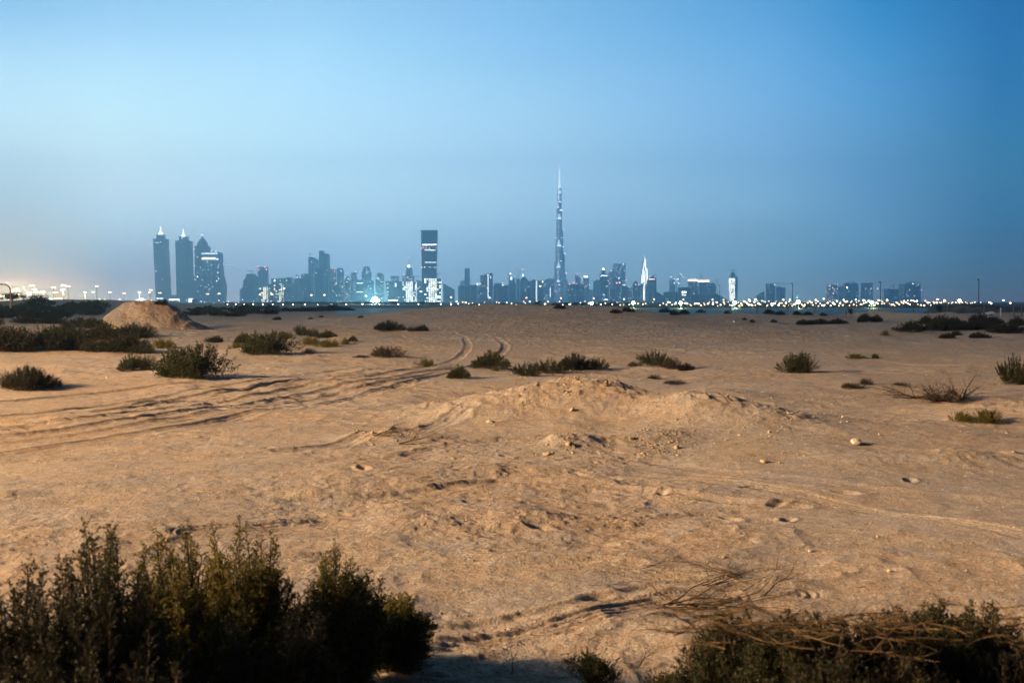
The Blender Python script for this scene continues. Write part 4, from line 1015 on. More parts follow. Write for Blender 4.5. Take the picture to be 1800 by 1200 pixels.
# label, x0, x1, top row, depth, style, top shape, rotation
rows = [
 ('tiny pale block at the left foot of the tapering tower', 422.5, 429.5, 507, 5000, 'mid', 'flat', 0),
 ('open scaffold framed tower between the tapering tower and the red lit one', 448.5, 456, 485.5, 4700, 'constr', 'flat', 0),
 ('low teal block beside the first brightly lit apartment block', 470, 476.5, 499.5, 4300, 'green', 'flat', 0.5),
 ('dark block right of the triangular glass building', 513, 533, 490, 4500, 'dark2', 'flat', -0.5),
 ('dark stepped tower left of the unfinished tower with the light shaft', 533, 549, 481, 4600, 'dark', 'step', 0),
 ('rounded slim tower right of the unfinished tower', 552, 560.6, 452, 5200, 'dark', 'slantr', 0),
 ('wide navy block in front of the tallest pair near the left third', 550, 569, 471, 4300, 'dark', 'flat', 0.4),
 ('grey tower with a red lit right edge behind the lower apartment tower', 580, 591, 471.5, 4900, 'mid2', 'flat', -0.5),
 ('pale tower with a rounded top right of the red edged tower', 593.5, 604.5, 470.5, 5100, 'mid', 'round', 0),
 ('speckled low apartment tower in front of the red edged tower', 583, 606, 494, 4300, 'dots', 'flat', 0),
 ('narrow pale block with a dark left side below the red edged tower', 577, 584, 495, 4200, 'pale', 'flat', 0),
 ('short dotted tower in the gap right of the rounded pale tower', 606.5, 616.5, 485.5, 4900, 'dots', 'step', 0),
 ('slim tower with a light on its roof corner left of the striped block', 616.3, 628, 478.5, 4700, 'mid', 'flat', 0.6),
 ('block with two lit horizontal stripes in front of the stepped tower', 627.5, 639.5, 492, 4300, 'band', 'flat', 0),
 ('tall grey stepped tower above the bright flood light', 637.3, 653, 468.5, 5000, 'mid', 'step', 0),
 ('narrow annex on the right of the tall grey stepped tower', 652.5, 657, 493, 4900, 'mid', 'flat', 0),
 ('round topped tower just right of the bright flood light', 661.3, 674.8, 479.5, 4800, 'dots', 'round', 0),
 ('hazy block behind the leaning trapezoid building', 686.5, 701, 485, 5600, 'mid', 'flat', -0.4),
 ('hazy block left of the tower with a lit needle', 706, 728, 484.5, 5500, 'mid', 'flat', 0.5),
 ('dark teal block between the two brightest apartment blocks', 732, 747.5, 493, 4150, 'green', 'flat', 0),
 ('dark block pair right of the bright apartment block under the black tower', 780, 799, 498, 4700, 'dark2', 'slantr', 0),
 ('darker lower box in front of the block pair', 780.5, 792, 507, 4500, 'dark', 'flat', 0),
 ('grid windowed block left of the two tone dark office slab', 805, 817.5, 502, 4400, 'band', 'flat', 0.5),
 ('hazy stub left of the narrow tower with antenna', 809, 818, 493, 5600, 'mid', 'flat', 0),
 ('block with a pale frame right of the two tone office slab', 839.5, 853, 503, 4500, 'mid', 'flat', 0),
 ('tall dark tower leaning against the wide banded block, with lights near its roof', 894.5, 905.5, 484, 5000, 'dark', 'slantr', 0),
 ('dark sloped block between the banded slab and the striped one', 889, 907, 497, 4500, 'dark', 'slantl', 0),
 ('slim dark tower behind the striped slab', 907.5, 913.5, 489.5, 4800, 'dark', 'flat', 0.6),
 ('dark block topped by a bright round lamp near the striped slab', 914, 928.5, 487, 4700, 'dark', 'step', 0),
 ('white striped slab left of the one with a glowing white edge', 919.5, 933.5, 494, 4300, 'pale', 'flat', 0),
 ('dark gridded block left of the hazy blocks by the tallest tower', 944.7, 955.5, 493, 4300, 'band', 'flat', 0),
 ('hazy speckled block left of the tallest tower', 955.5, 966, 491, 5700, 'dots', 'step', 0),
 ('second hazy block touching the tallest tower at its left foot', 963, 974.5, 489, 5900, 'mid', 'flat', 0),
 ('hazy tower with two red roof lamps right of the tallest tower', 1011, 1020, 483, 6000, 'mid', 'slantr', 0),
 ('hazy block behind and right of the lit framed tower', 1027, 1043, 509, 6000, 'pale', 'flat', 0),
 ('left navy office block beside the blue crowned tower', 1043, 1058.5, 492, 4400, 'dark2', 'flat', -0.45),
 ('striped low slab right of the blue crowned tower', 1068.5, 1080, 507, 4300, 'mid2', 'flat', 0.5),
 ('pale striped tower with a ragged crown in front of the big hazy tower', 1076.5, 1088.5, 488.5, 4700, 'mid2', 'step', 0),
 ('dark round topped tower right of the ragged crowned one', 1092, 1103, 498, 4500, 'dark2', 'slantr', 0),
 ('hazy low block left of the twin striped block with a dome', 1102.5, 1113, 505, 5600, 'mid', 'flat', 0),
 ('dark banded block in front right of the glowing stepped spire', 1136.5, 1148.5, 496.5, 4300, 'dark2', 'flat', 0.4),
 ('hazy tower with white lights on its roof right of the mid rises', 1176.5, 1187, 491, 5600, 'mid', 'flat', 0.5),
 ('dark octagonal block between the two towers with burning orange roofs and the mast', 1245.5, 1257, 497, 4600, 'dark', 'round', 0),
 ('sloped low hazy block left of the white twin towers', 1329, 1342, 512, 4900, 'mid', 'slantl', 0),
 ('left slim tower of the white pair at right', 1345.3, 1350.5, 498.5, 4500, 'pale', 'flat', 0),
 ('blue glass tower right of the white pair', 1364, 1374.5, 504, 4600, 'dark', 'flat', -0.6),
 ('lighter block behind the blue glass tower', 1373, 1379.5, 505.5, 4800, 'mid', 'flat', 0),
 ('dotted tower at the left of the far right group', 1454, 1473, 500, 4700, 'dots', 'flat', 0.5),
 ('narrow dark block next to the dotted tower of the far right group', 1473, 1481, 503.5, 4900, 'mid', 'flat', 0),
 ('purple grey tower with three pink lights in a row at right', 1514, 1537.5, 497, 4800, 'constr', 'flat', -0.4),
 ('short slim tower left of the last crane topped group', 1552, 1562, 507, 4900, 'pale', 'flat', 0),
 ('wide grey block in the last group at right', 1562.5, 1583, 508.5, 4900, 'constr', 'flat', 0.4),
 ('thin tower between the wide grey block and the last framed tower', 1579, 1583.5, 497, 5000, 'mid', 'flat', 0),
]
B = {}
for lb, x0, x1, yt, Y, st, tp, rt in rows:
    B[lb.split(' ')[0]+str(int(x0))] = Bld(lb, x0, x1, yt, Y, st, top=tp, rot=rt)
def near_x(x0):
    return B[[k for k in B if k.endswith(str(x0))][0]]
b = near_x(580)
for y in (472.3, 476.8, 489): b.dot(589.8, y, .75, L_RED)
b = near_x(593); b.dot(600.8, 476, .6, L_PT, 'window_light')
b = near_x(616); b.dot(626.3, 478, .7, L_PINK)
b = near_x(627)
for y in (497, 512.5): b.part(628, 639, y, y+1.2, 'lit_stripe', L_MED)
b = near_x(637); b.dot(646.8, 478.5, .9, L_PINK); b.dot(652, 495, .5, L_PT); b.dot(652, 507, .5, L_PT)
b = near_x(606)
for x, y in ((608, 487), (613.5, 490), (611, 495)): b.dot(x, y, .6, L_PT, 'window_light')
b.dot(606.5, 513, 1.3, L_WHITE, 'sign')
b = near_x(732); b.part(739, 745.5, 511.5, 513.2, 'lit_sign', L_WHITE)
b = near_x(894); b.part(895.5, 898.5, 480.3, 481.6, 'sign', L_WHITE); b.part(897, 900.5, 487, 492, 'lit_stripe', L_MED)
b = near_x(914); b.dot(919.5, 483.5, 1.5, L_WHITE, 'roof_lamp'); b.dot(918, 486.5, .7, L_WHITE, 'roof_lamp')
b = near_x(944); b.part(947.5, 951, 502.5, 503.8, 'lit_sign', L_WHITE); b.dot(953.3, 495.5, 1.7, glow('yellow_lamp', (1.0, 0.95, 0.6), 5), 'roof_lamp')
b = near_x(1011); b.dot(1012.5, 480.7, .7, L_RED); b.dot(1018, 480.5, .7, L_RED)
b = near_x(1043); b.dot(1044, 492.6, .6, L_PT)
b = near_x(1092); b.part(1093.5, 1098.5, 500.4, 501.6, 'lit_stripe', L_MED); b.dot(1099.5, 492.5, .6, L_RED)
b = near_x(1076); b.dot(1083, 497.3, 1.1, L_RED); b.dot(1088.3, 496.8, 1.3, L_PINK); b.dot(1087, 489, .9, L_WHITE, 'roof_lamp'); b.dot(1071, 498, .8, L_RED)
b = near_x(1176)
for x, y in ((1178.3, 486.5), (1184.5, 490.7), (1187.8, 491.5), (1190.5, 490.2), (1184, 497.5), (1188.3, 497), (1192, 498)): b.dot(x, y, .9, L_WHITE, 'roof_lamp')
b = near_x(1454)
for x, y in ((1460, 505.5), (1464, 500), (1468.3, 500), (1459.5, 514), (1461.5, 516), (1468, 507)): b.dot(x, y, .8, L_PINK, 'window_light')
b = near_x(1514)
for x in (1517.5, 1526.5, 1538): b.dot(x, 507.3, 1.0, L_PINK)
b = near_x(1473); b.dot(1480, 503, .6, L_PT)
# individually shaped buildings
b = Bld('tapering dark tower with stepped left side and a crane on its roof', 429.5, 449.5, 481, 4600, 'dark', top='none', aspect=0.8)
b.slab(429, 449.5, 507, None, bx0=427, bx1=450); b.slab(431, 449.3, 492, 507, bx0=429, bx1=449.5, name='upper_body'); b.slab(436.7, 448.3, 481.5, 492, bx0=432, name='top_body')
b.slab(432.5, 452.5, 483, 484, name='roof_frame', mat=M_STEEL, depth=4)
crane(443, 476, 481.5, 433, 447, 4600, 'crane on the roof of the tapering tower')
b = Bld('tower with red lamps on its roof corners left of the lit apartment blocks', 455.6, 471.3, 469.5, 4700, 'mid2')
for x, y in ((456, 468.5), (468.3, 469.3), (458, 473.5), (471, 473.8)): b.dot(x, y, .95, L_RED)
b = Bld('first brightly lit apartment block, with lit window columns', 457.5, 470.5, 504.5, 4100, 'litw')
b = Bld('second brightly lit apartment block below the teal office roof', 476, 497, 499, 4050, 'litw')
b = Bld('teal office block with a green lit sign line on its roof', 480.7, 514.3, 489.5, 4400, 'green')
b.part(494.8, 505.8, 487.8, 489.4, 'green_sign', L_GREEN); b.dot(486.8, 493.3, 1.5, L_WHITE, 'sign'); b.slab(494, 513, 487.5, 489.5, name='roof_block', mat=M_CAP)
b = Bld('triangular glass fronted building with a small lit sign', 497, 516.5, 494.5, 4200, 'dark2', top='slantr')
b.part(499, 504, 506.3, 507.6, 'lit_sign', L_WHITE)
b = Bld('small hazy tower with a boxed roof frame and lights', 522, 532.6, 486, 5200, 'mid'); b.slab(521.5, 523, 482, 486, name='roof_frame', mat=M_CAP); b.slab(531, 532.5, 482, 486, name='roof_frame', mat=M_CAP); b.dot(524.3, 487.5, .6, L_PT); b.dot(529.3, 487.3, .6, L_PT)
b = Bld('unfinished tower with a pale open shaft and a roof crane', 543.6, 552.3, 452, 4900, 'dark'); b.part(544.2, 550.8, 462, 482, 'pale_shaft', M_CONC); b.dot(549.5, 460.2, .5, L_PT)
crane(546, 445.5, 452, 544, 549.5, 4900, 'thin crane on top of the unfinished tower with the pale shaft')
b = Bld('tallest slab pair near the left third, with stepped roofs', 562.5, 580, 447, 4800, 'dark', top='none'); b.slab(562.8, 570.3, 441, name='left_slab', mat=FA['mid']); b.slab(569.8, 580, 447, dy=-6, name='right_slab'); b.slab(571.5, 577, 445.8, 447, name='roof_block', mat=M_CAP)
b = Bld('leaning trapezoid building wider at its top, with scattered lit windows', 679.3, 709, 494.5, 4000, 'green', top='none')
b.slab(679.3, 709.5, 495.5, None, bx0=684.5, bx1=709.5, mat=FA['green']); b.slab(679, 709.8, 494.5, 495.5, name='roof_edge', mat=M_CAP, depth=b.d+4)
b.part(684.5, 701, 527, 528.3, 'lit_stripe', L_WHITE); b.part(696, 698.3, 498, 504, 'lit_window_column', L_MED)
for i in range(7): b.dot(685+i*2.4, 490+(i*37 % 5)*.9, .5, L_MED, 'roof_light')
b = Bld('tower with a lit needle spire behind the brightest apartment block', 713.3, 726.5, 470, 5000, 'mid', top='taper'); b.lathe(719, [(470, 2.2), (467, 1.6), (465.5, 0.6)], 'lit_crown', L_WHITE); b.mast(719.3, 452, 466, .45); b.dot(719.3, 452.5, .5, L_PT)
b.dot(711, 482.5, .7, L_PINK, dy=-60); b.dot(719, 488, 1.0, L_RED, dy=-60); b.dot(725.8, 490.5, .8, L_PINK, dy=-60)
b = Bld('brightest apartment block, all windows lit, left of the dark teal block', 709, 732.3, 495.5, 3950, 'lit')
b = Bld('bright apartment block with lit window columns below the black glass tower', 747, 776.5, 490, 3420, 'lit')
b = Bld('tall black glass tower narrowing downwards, with white light bands', 741.3, 769.5, 405.5, 3520, 'dark', top='none')
b.mat = facade('black_glass_curtain', (0.02, 0.04, 0.055), (0.012, 0.03, 0.045), 7, 4.2, 0.004)
b.slab(741.5, 769.3, 406.2, None, bx0=743.5, bx1=766.0); b.slab(741.1, 769.6, 405.3, 406.2, name='parapet', mat=M_CAP, depth=b.d+3)
b.part(744, 768.5, 430.2, 431.4, 'light_band', L_WHITE); b.part(747.5, 766.8, 439.6, 440.7, 'light_band', L_MED); b.part(748, 768, 461.2, 462, 'light_band', L_MED)
for x, y in ((742.5, 437), (745.4, 435.6), (742.8, 470.3)): b.dot(x, y, .95, L_RED)
for x, y in ((768.8, 436.3), (768, 470), (751, 432.6), (748, 469.5), (757, 470.5), (765, 470.3), (750, 437), (756.5, 437.2)): b.dot(x, y, .65, L_PT, 'window_light')
crane(734.3, 485.5, 493, 728, 744, 4100, 'crane on the dark teal block left of the black glass tower')
crane(770.3, 482, 490, 768.5, 775, 3420, 'crane with a raised jib right of the black glass tower', tilt=3.2)
b = Bld('narrow hazy tower with a bent antenna', 816.7, 826.7, 471.5, 5300, 'mid', top='none'); b.slab(817.3, 825.6, 471.8, None, bx0=816.3, bx1=827.2); b.mast(823.5, 465.5, 472, .5)
b = Bld('two tone dark office slab with white edges', 816.7, 838.5, 501, 4000, 'dark'); 
for x in (816.8, 826.5, 837.6): b.part(x, x+1.0, 501, 531, 'white_edge', M_CONC)
b.part(816.8, 826.5, 500.8, 503, 'white_edge', M_CONC, front=0.6)
b = Bld('tower with a curved rising roof and a bright broken vertical light line', 844.5, 866.3, 480, 4400, 'green', top='none')
mb = MB(); pr = [(844.5, 483.8), (849.5, 484.2), (853.5, 482), (858.5, 480.6), (866.3, 479.8)]
mb.loft([[(b.X(x), y_, z_) for x, z_ in [(p_[0], b.Z(p_[1])) for p_ in pr]+[(866.3, -1), (844.5, -1)]] for y_ in (-b.d/2, b.d/2)])
mb.build('body', FA['mid'], b.t)
b.part(857.8, 858.8, 486, 524, 'vertical_light', L_MED); b.dot(858, 483.7, 1.1, L_WHITE, 'roof_lamp'); b.part(862.5, 863.5, 486.5, 490, 'vertical_light', L_MED)
b.dot(839.5, 499.5, 1.8, glow('pale_warm_lamp', (1, 0.93, 0.8), 5), 'roof_lamp'); b.dot(844, 498.3, .9, L_WARM, 'roof_lamp'); b.dot(852.3, 502.7, .6, L_RED)
b = Bld('wide block with dark horizontal bands and two pale piers', 867.4, 895.8, 501.5, 4100, 'band'); b.part(871.5, 876.3, 501, 530, 'pale_pier', M_CONC); b.part(892.5, 895.8, 501, 530, 'pale_pier', M_CONC)
b.slab(869, 881.5, 497.3, 501.5, name='roof_block', mat=M_CONC, depth=b.d*.5); b.dot(884, 501.5, 1.3, glow('orange_lamp', (1, 0.75, 0.55), 6), 'roof_lamp'); b.dot(884, 497, .9, L_PINK)
crane(910.5, 474.5, 489, 904, 914, 4800, 'left crane of the pair with white lights over the slim dark tower', 2)
crane(920.5, 473, 487, 913.5, 922.5, 4700, 'right crane of the pair, behind the round roof lamp', 4)
crane(893.6, 480, 500, 892, 896, 5000, 'thin crane left of the leaning dark tower')
b = Bld('slab with a glowing white vertical edge and dark window bands', 933.3, 944.8, 492.5, 4200, 'band'); b.part(941.7, 944.0, 493.5, 528.5, 'glowing_edge', glow('edge_light', (0.8, 0.95, 1), 2.2)); b.part(933.5, 934.6, 493.5, 528.5, 'white_edge', M_CONC); b.slab(937.5, 940.5, 490.5, 492.5, name='roof_block', mat=M_CAP)
b = Bld('hazy block with a thin vertical light line left of the tallest tower', 966, 972, 503, 5000, 'mid2'); b.part(966.5, 967.6, 505, 522, 'vertical_light', L_MED)
# the tallest tower: stepped lobes winding up to a needle
b = Bld('extremely tall slender stepped tower with a needle tip, far above all others', 970.5, 997.5, 330, 6300, 'mid', top='none', name='skyscraper', cat='skyscraper')
gl = facade('silver_glass', (0.46, 0.60, 0.70), (0.28, 0.40, 0.50), 5, 9, 0.02, strength=3)
def lobe(x0, x1, yt, dy, nm='stepped_wing', w2=None):
    mb = MB(); w = (x1-x0)*b.k; cx = b.X((x0+x1)/2); n = 14
    mb.loft([[(w/2*math.cos(6.2832*j/n), w/2*math.sin(6.2832*j/n)*0.9, z) for j in range(n)] for z in (-1, b.Z(yt))])
    o = mb.build(nm, gl, b.t); o.location = (cx, dy, 0); return o
for x0, x1, yt, dy in ((979.2, 986.8, 331, 0), (978.0, 984.5, 367, -14), (981.5, 987.5, 372, -18), (977.5, 984.0, 388, 10), (981.0, 990.0, 405.5, 8), (976.2, 984, 419.5, 2), (979.5, 987.8, 434, -26),
                       (984, 992.6, 446.5, 4), (973.9, 983, 459.5, 6), (979, 988, 471, -32), (985, 995.2, 481.5, 6), (970.8, 981, 492.5, 10), (987, 997.8, 492.5, 12), (978.5, 989, 494, -40)):
    lobe(x0, x1, yt, dy)
b.lathe(983.0, [(331, 2.3), (322.5, 1.8), (322, 1.5), (312, 1.3), (304, 1.0), (295, 0.7)], 'spire', glow('needle_glow', (0.8, 0.93, 1.0), 2.6))  # glow added to the spire itself so the thin needle does not fade
sk = L_SOFT
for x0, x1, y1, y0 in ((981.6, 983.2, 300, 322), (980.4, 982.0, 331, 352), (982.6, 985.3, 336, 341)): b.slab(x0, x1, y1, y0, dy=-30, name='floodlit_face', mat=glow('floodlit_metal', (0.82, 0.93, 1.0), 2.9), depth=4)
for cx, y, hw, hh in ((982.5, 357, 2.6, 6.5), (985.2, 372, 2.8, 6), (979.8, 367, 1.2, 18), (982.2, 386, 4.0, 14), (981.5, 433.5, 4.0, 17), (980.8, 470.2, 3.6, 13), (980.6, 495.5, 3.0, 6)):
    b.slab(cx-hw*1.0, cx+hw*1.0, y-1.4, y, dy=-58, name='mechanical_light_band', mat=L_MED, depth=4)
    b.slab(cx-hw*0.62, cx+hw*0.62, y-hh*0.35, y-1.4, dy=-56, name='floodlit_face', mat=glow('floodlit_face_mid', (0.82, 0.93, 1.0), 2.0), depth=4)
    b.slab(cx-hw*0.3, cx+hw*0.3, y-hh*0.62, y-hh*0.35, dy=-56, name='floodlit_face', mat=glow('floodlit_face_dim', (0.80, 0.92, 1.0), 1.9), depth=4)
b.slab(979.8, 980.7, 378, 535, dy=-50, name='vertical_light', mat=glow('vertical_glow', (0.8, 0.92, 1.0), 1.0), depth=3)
for x, y in ((990, 405.2), (976.2, 419.3), (992.3, 446.2), (974, 458.8), (985, 459), (994.5, 481), (970.6, 492), (988.5, 434), (984, 349), (986.3, 418), (972, 494.5), (982.2, 500.5)): b.dot(x, y, .75, L_PT, 'setback_lamp', dy=-60)
for i in range(26):
    rg = random.Random(i+70); b.dot(rg.uniform(972, 996), rg.uniform(496, 522), .42, rg.choice([L_PINK, L_PT, L_MED]), 'window_light', dy=-64)
b = Bld('broad twin block with red lamps along its roof, right of the tallest tower', 996.7, 1025.5, 499.5, 4600, 'mid', top='none'); b.slab(996.7, 1011, 499.5, mat=FA['mid'], name='left_half'); b.slab(1011.8, 1025.3, 499.2, dy=-5, mat=FA['dark2'], name='right_half'); b.part(1010.8, 1012.2, 500, 530, 'pale_joint', M_CONC)
for x, y in ((1000.3, 499.6), (1008, 496.8), (1012.8, 498.5), (1014.8, 500), (1018.5, 500.3), (1024, 499.3)): b.dot(x, y, .95, L_RED)
b = Bld('hazy tower with a bright white framed top', 1025, 1034.8, 484.5, 5500, 'pale'); b.part(1025.5, 1033, 485, 487.5, 'lit_top', L_WHITE)
for x, y in ((1025, 490), (1023.5, 493.5), (1032.5, 501), (1029.5, 503.5), (1022, 488)): b.dot(x, y, .6, L_PINK)
b = Bld('blue tower with a narrow lit crown and mast', 1054, 1068.7, 481.5, 4500, 'dark2'); b.slab(1057, 1063.5, 474.5, 481.5, name='crown', mat=FA['mid'], depth=b.d*.5); b.part(1055.5, 1067, 483.8, 485.4, 'lit_stripe', L_MED); b.lathe(1060.3, [(474.5, 1.9), (472.5, 1.6), (471, 0.5)], 'lit_crown', L_WHITE); b.mast(1060.5, 467.5, 471, .3)
b.dot(1068.3, 493.5, .8, L_PINK); b.part(1061, 1067, 526, 527, 'lit_stripe', L_WHITE)
for x, y in ((1059, 517.5), (1061.5, 518.5), (1066, 503)): b.dot(x, y, .6, L_PT, 'window_light')
b = Bld('big hazy tower with a stepped curved left side, covered in small lights', 1070, 1098.5, 463.5, 6500, 'dots', top='none'); b.slab(1077.3, 1098, 463.5, mat=facade('hazy_sparkle', (0.2, 0.22, 0.24), GL, 9, 7, 0.13, strength=2.2)); b.slab(1070, 1077.5, 474, top='slantl', name='curved_wing', mat=FA['mid']); b.dot(1072, 476, .8, L_WHITE, 'roof_lamp'); b.dot(1094, 465, 1.1, L_WHITE, 'roof_lamp')
b = Bld('block of striped twin halves with a small dome, left of the glowing stepped spire', 1112, 1129, 499, 4500, 'mid2'); b.lathe(1117, [(499, 3.9), (496.5, 3.8), (494.6, 2.4), (493.8, 0.4)], 'dome', M_CAP)
for x in (1116.5, 1121.5): b.dot(x, 500.3, 1.0, L_PINK)
b.part(1119.3, 1120.6, 502, 530, 'pale_joint', M_CONC); b.dot(1106, 505.5, .7, L_RED)
b = Bld('glowing white stepped tower tapering to a needle', 1126.3, 1138.2, 475, 4700, 'mid', top='none', body='body')
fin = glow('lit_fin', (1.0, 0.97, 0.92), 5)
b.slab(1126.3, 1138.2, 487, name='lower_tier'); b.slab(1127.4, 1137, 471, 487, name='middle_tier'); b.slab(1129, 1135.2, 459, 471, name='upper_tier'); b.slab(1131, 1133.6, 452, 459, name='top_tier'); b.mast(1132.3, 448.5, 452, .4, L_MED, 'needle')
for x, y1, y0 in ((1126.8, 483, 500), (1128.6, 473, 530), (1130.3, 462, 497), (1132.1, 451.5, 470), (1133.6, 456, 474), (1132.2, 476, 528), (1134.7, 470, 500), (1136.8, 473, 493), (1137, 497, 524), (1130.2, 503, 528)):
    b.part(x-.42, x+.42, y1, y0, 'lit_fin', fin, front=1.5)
b.dot(1131, 500, 1.1, L_PINK); b.dot(1130.5, 514, 1.1, L_PINK)
b = Bld('dark tower with a rounded crown and pink lit ring right of the glowing stepped tower', 1138.5, 1152.7, 483.5, 4500, 'dark2', top='none'); b.slab(1138.5, 1152.7, 490, None); b.slab(1139.5, 1152, 482, 490, top='slantl', name='crown', mat=M_CAP, depth=b.d*.9); b.part(1139, 1150, 490.3, 491.3, 'lit_ring', L_PINK); b.dot(1141, 486, .8, L_PINK); b.dot(1150, 486, .8, L_PINK)
for lb, x0, x1, yt, tp in (('first low banded mid rise right of the rounded crown tower', 1148, 1168, 510, 'slantr'), ('second low mid rise with a flat banded front', 1167, 1191, 513, 'flat'), ('long low mid rise below the burning orange roofs', 1211, 1256, 517.5, 'flat'), ('last low mid rise ending at the glowing white tower', 1257, 1282.5, 516, 'slantr')):
    Bld(lb, x0, x1, yt, 4000+x0/10, 'rise', top=tp, cat='building', name='building')
b = Bld('dark block with two bright white square signs in the mid rise row', 1192, 1211.5, 505, 4050, 'dark', cat='building', name='building')
for x0, x1, y1, y0 in ((1197, 1199, 512, 515.3), (1200, 1204.3, 512, 515.3), (1197, 1199, 517.5, 518.8), (1200.5, 1203.8, 517.8, 518.8)): b.part(x0, x1, y1, y0, 'lit_sign', L_WHITE)
crane(1193.8, 478, 505, 1193.2, 1204.5, 4060, 'crane with a brilliantly lit falling jib', 6, L_WHITE, tilt=-10.5)
for lb, x0, x1, yt, ya in (('left tower with a burning orange lit construction floor on its roof', 1210, 1224.2, 494.5, 491.5), ('right tower with a burning orange lit construction floor on its roof', 1228, 1244.5, 496, 492.8)):
    b = Bld(lb, x0, x1, yt, 4500, 'mid'); b.slab(x0-.3, x1+.3, ya, yt-.4, name='lit_construction_floor', mat=glow('construction_light', (1.0, 0.80, 0.62), 6), depth=b.d+2)
    for i in range(5): b.dot(x0+1+i*(x1-x0-2)/4, ya-.6-(i % 2)*.9, .7, L_PINK)
crane(1232, 484, 494, 1230, 1232.6, 4490, 'small crane leaning over the right burning orange roof', tilt=-4)
Bld('low block between the two towers with burning orange roofs', 1224, 1229, 503.5, 4600, 'mid', name='building', cat='building').dot(1226.8, 505, .8, L_PT, 'roof_lamp')
b = Bld('glowing white tower with a round dark crown and a crane', 1281, 1294.8, 489, 4500, 'mid', top='none'); b.slab(1289.8, 1294.8, 486, name='dark_side', mat=FA['dark2'])
litf = facade('white_lit_front', (0.2, 0.2, 0.2), (0.2, 0.2, 0.2), 7, 6, 0.88, col=(1.0, 0.99, 0.90), strength=7.0, warm=0.05)
b.slab(1281.2, 1289.8, 489, dy=-2, name='lit_front', mat=litf, bx0=1283.5, bx1=1289.8)
b.lathe(1287.5, [(489, 6.4), (486.5, 6.2), (485.5, 4.2), (481, 4.0), (479, 2.6), (478.6, 0.5)], 'round_crown', M_CAP)
b.part(1281.5, 1290, 510, 510.8, 'dark_floor', M_STEEL, front=2.4)
crane(1286.3, 474.8, 479, 1273.5, 1293, 4500, 'crane with a long jib on top of the glowing white tower')
crane(1260, 492.5, 517, 1259, 1261.5, 4600, 'bare standing mast right of the octagonal block')
b = Bld('right tower of the white pair, with a pale step in front', 1352.5, 1361, 498, 4500, 'pale'); b.slab(1349.8, 1360.5, 507, None, dy=-b.d/2-6, name='front_step', mat=FA['pale'], depth=10); b.dot(1360.3, 500.6, .8, L_PT)
crane(1368.5, 498, 504.5, 1350, 1393, 4600, 'crane with a very long thin jib over the white pair')
b = Bld('dark tower with a torn sloping roofline in the far right group', 1483.5, 1505.3, 498, 4700, 'dark2', top='none'); b.slab(1483.5, 1505.3, 499.5, None); b.slab(1497.5, 1505, 495.5, 499.5, top='slantr', name='roof_wedge', mat=M_CAP); b.slab(1486, 1491, 497, 499.5, name='roof_block', mat=M_CAP); b.part(1484.5, 1486.3, 504, 507, 'lit_window', L_WHITE)
b = Bld('last tower at right with a flat frame projecting over its roof', 1583.8, 1613, 499, 4800, 'constr'); b.slab(1595.5, 1611, 495.6, 496.4, name='roof_frame', mat=M_STEEL); b.slab(1596, 1601, 496.4, 499, name='roof_block', mat=M_CAP); b.dot(1598.7, 498.9, 1.0, L_WHITE, 'roof_lamp'); b.dot(1593, 509.3, .9, L_PINK); b.dot(1613.5, 509.8, .9, L_PINK)
crane(1570, 500.5, 508.5, 1568, 1573, 4900, 'short crane on the wide grey block in the last group')
# low things at the foot of the skyline
mb = MB(); b = Bld('long low pale wall in front of the striped slabs', 918, 961, 529.2, 2600, 'pale', mat=plain('lilac_wall', (0.55, 0.55, 0.62), 0.8, .1, .05), cat='building', name='low_building', aspect=0.1); b.part(919, 960, 529.0, 529.7, 'parapet', M_CONC)
b = Bld('small white shed before the dark trees', 1053, 1062.2, 537.0, 620, mat=plain('white_shed', (0.7, 0.72, 0.74), 0.7, .1, .5), cat='shed', name='shed', aspect=0.5); b.slab(1052.8, 1062.4, 536.7, 537.1, name='roof', mat=M_CAP)
b = Bld('brightly lit white low building behind the left sand', 240, 263.5, 526.3, 1500, mat=glow('lit_white_wall', (1, .97, .9), 1.4), cat='building', name='low_building', aspect=0.3); b.slab(246, 252, 525, 526.3, name='roof_block', mat=L_WHITE)
b = Bld('small lit canopy building at the foot of the leftmost tower', 276.5, 286.5, 524.2, 1700, mat=glow('dim_lit_wall', (.9, .95, 1), .8), cat='building', name='low_building', aspect=0.3, top='none'); b.slab(276, 286.8, 524.0, 524.9, name='canopy', mat=L_MED); b.slab(280, 283, 524.9, name='kiosk', mat=M_CONC)
b = Bld('lit low building between the two spire towers', 299, 314.5, 526.5, 1800, mat=FA['lit'], cat='building', name='low_building', aspect=0.3); b.slab(299, 314.5, 526.2, 527.3, name='lit_canopy', mat=L_WHITE, depth=b.d+3)
b = Bld('grey lit low building below the onion domed tower', 331.5, 347.5, 525, 1800, mat=FA['lit'], cat='building', name='low_building', aspect=0.3); b.slab(332, 340, 524.6, 525.5, name='roof', mat=L_MED)
b = Bld('petrol station like yellow canopy glowing among the left lamps', 90, 115, 520.0, 560, mat=M_CONC, cat='canopy', name='canopy', aspect=0.5, top='none')
b.slab(98, 113, 518.8, 521.5, name='canopy_roof', mat=glow('yellow_canopy', (1.0, 0.62, 0.20), 0.9)); b.slab(91, 108, 524.5, 528.5, name='lit_shop', mat=glow('shop_window', (1.0, 0.92, 0.75), 4))
for x in (99.5, 111.5): b.slab(x, x+.8, 521.5, None, name='column', mat=M_CONC, depth=.5)
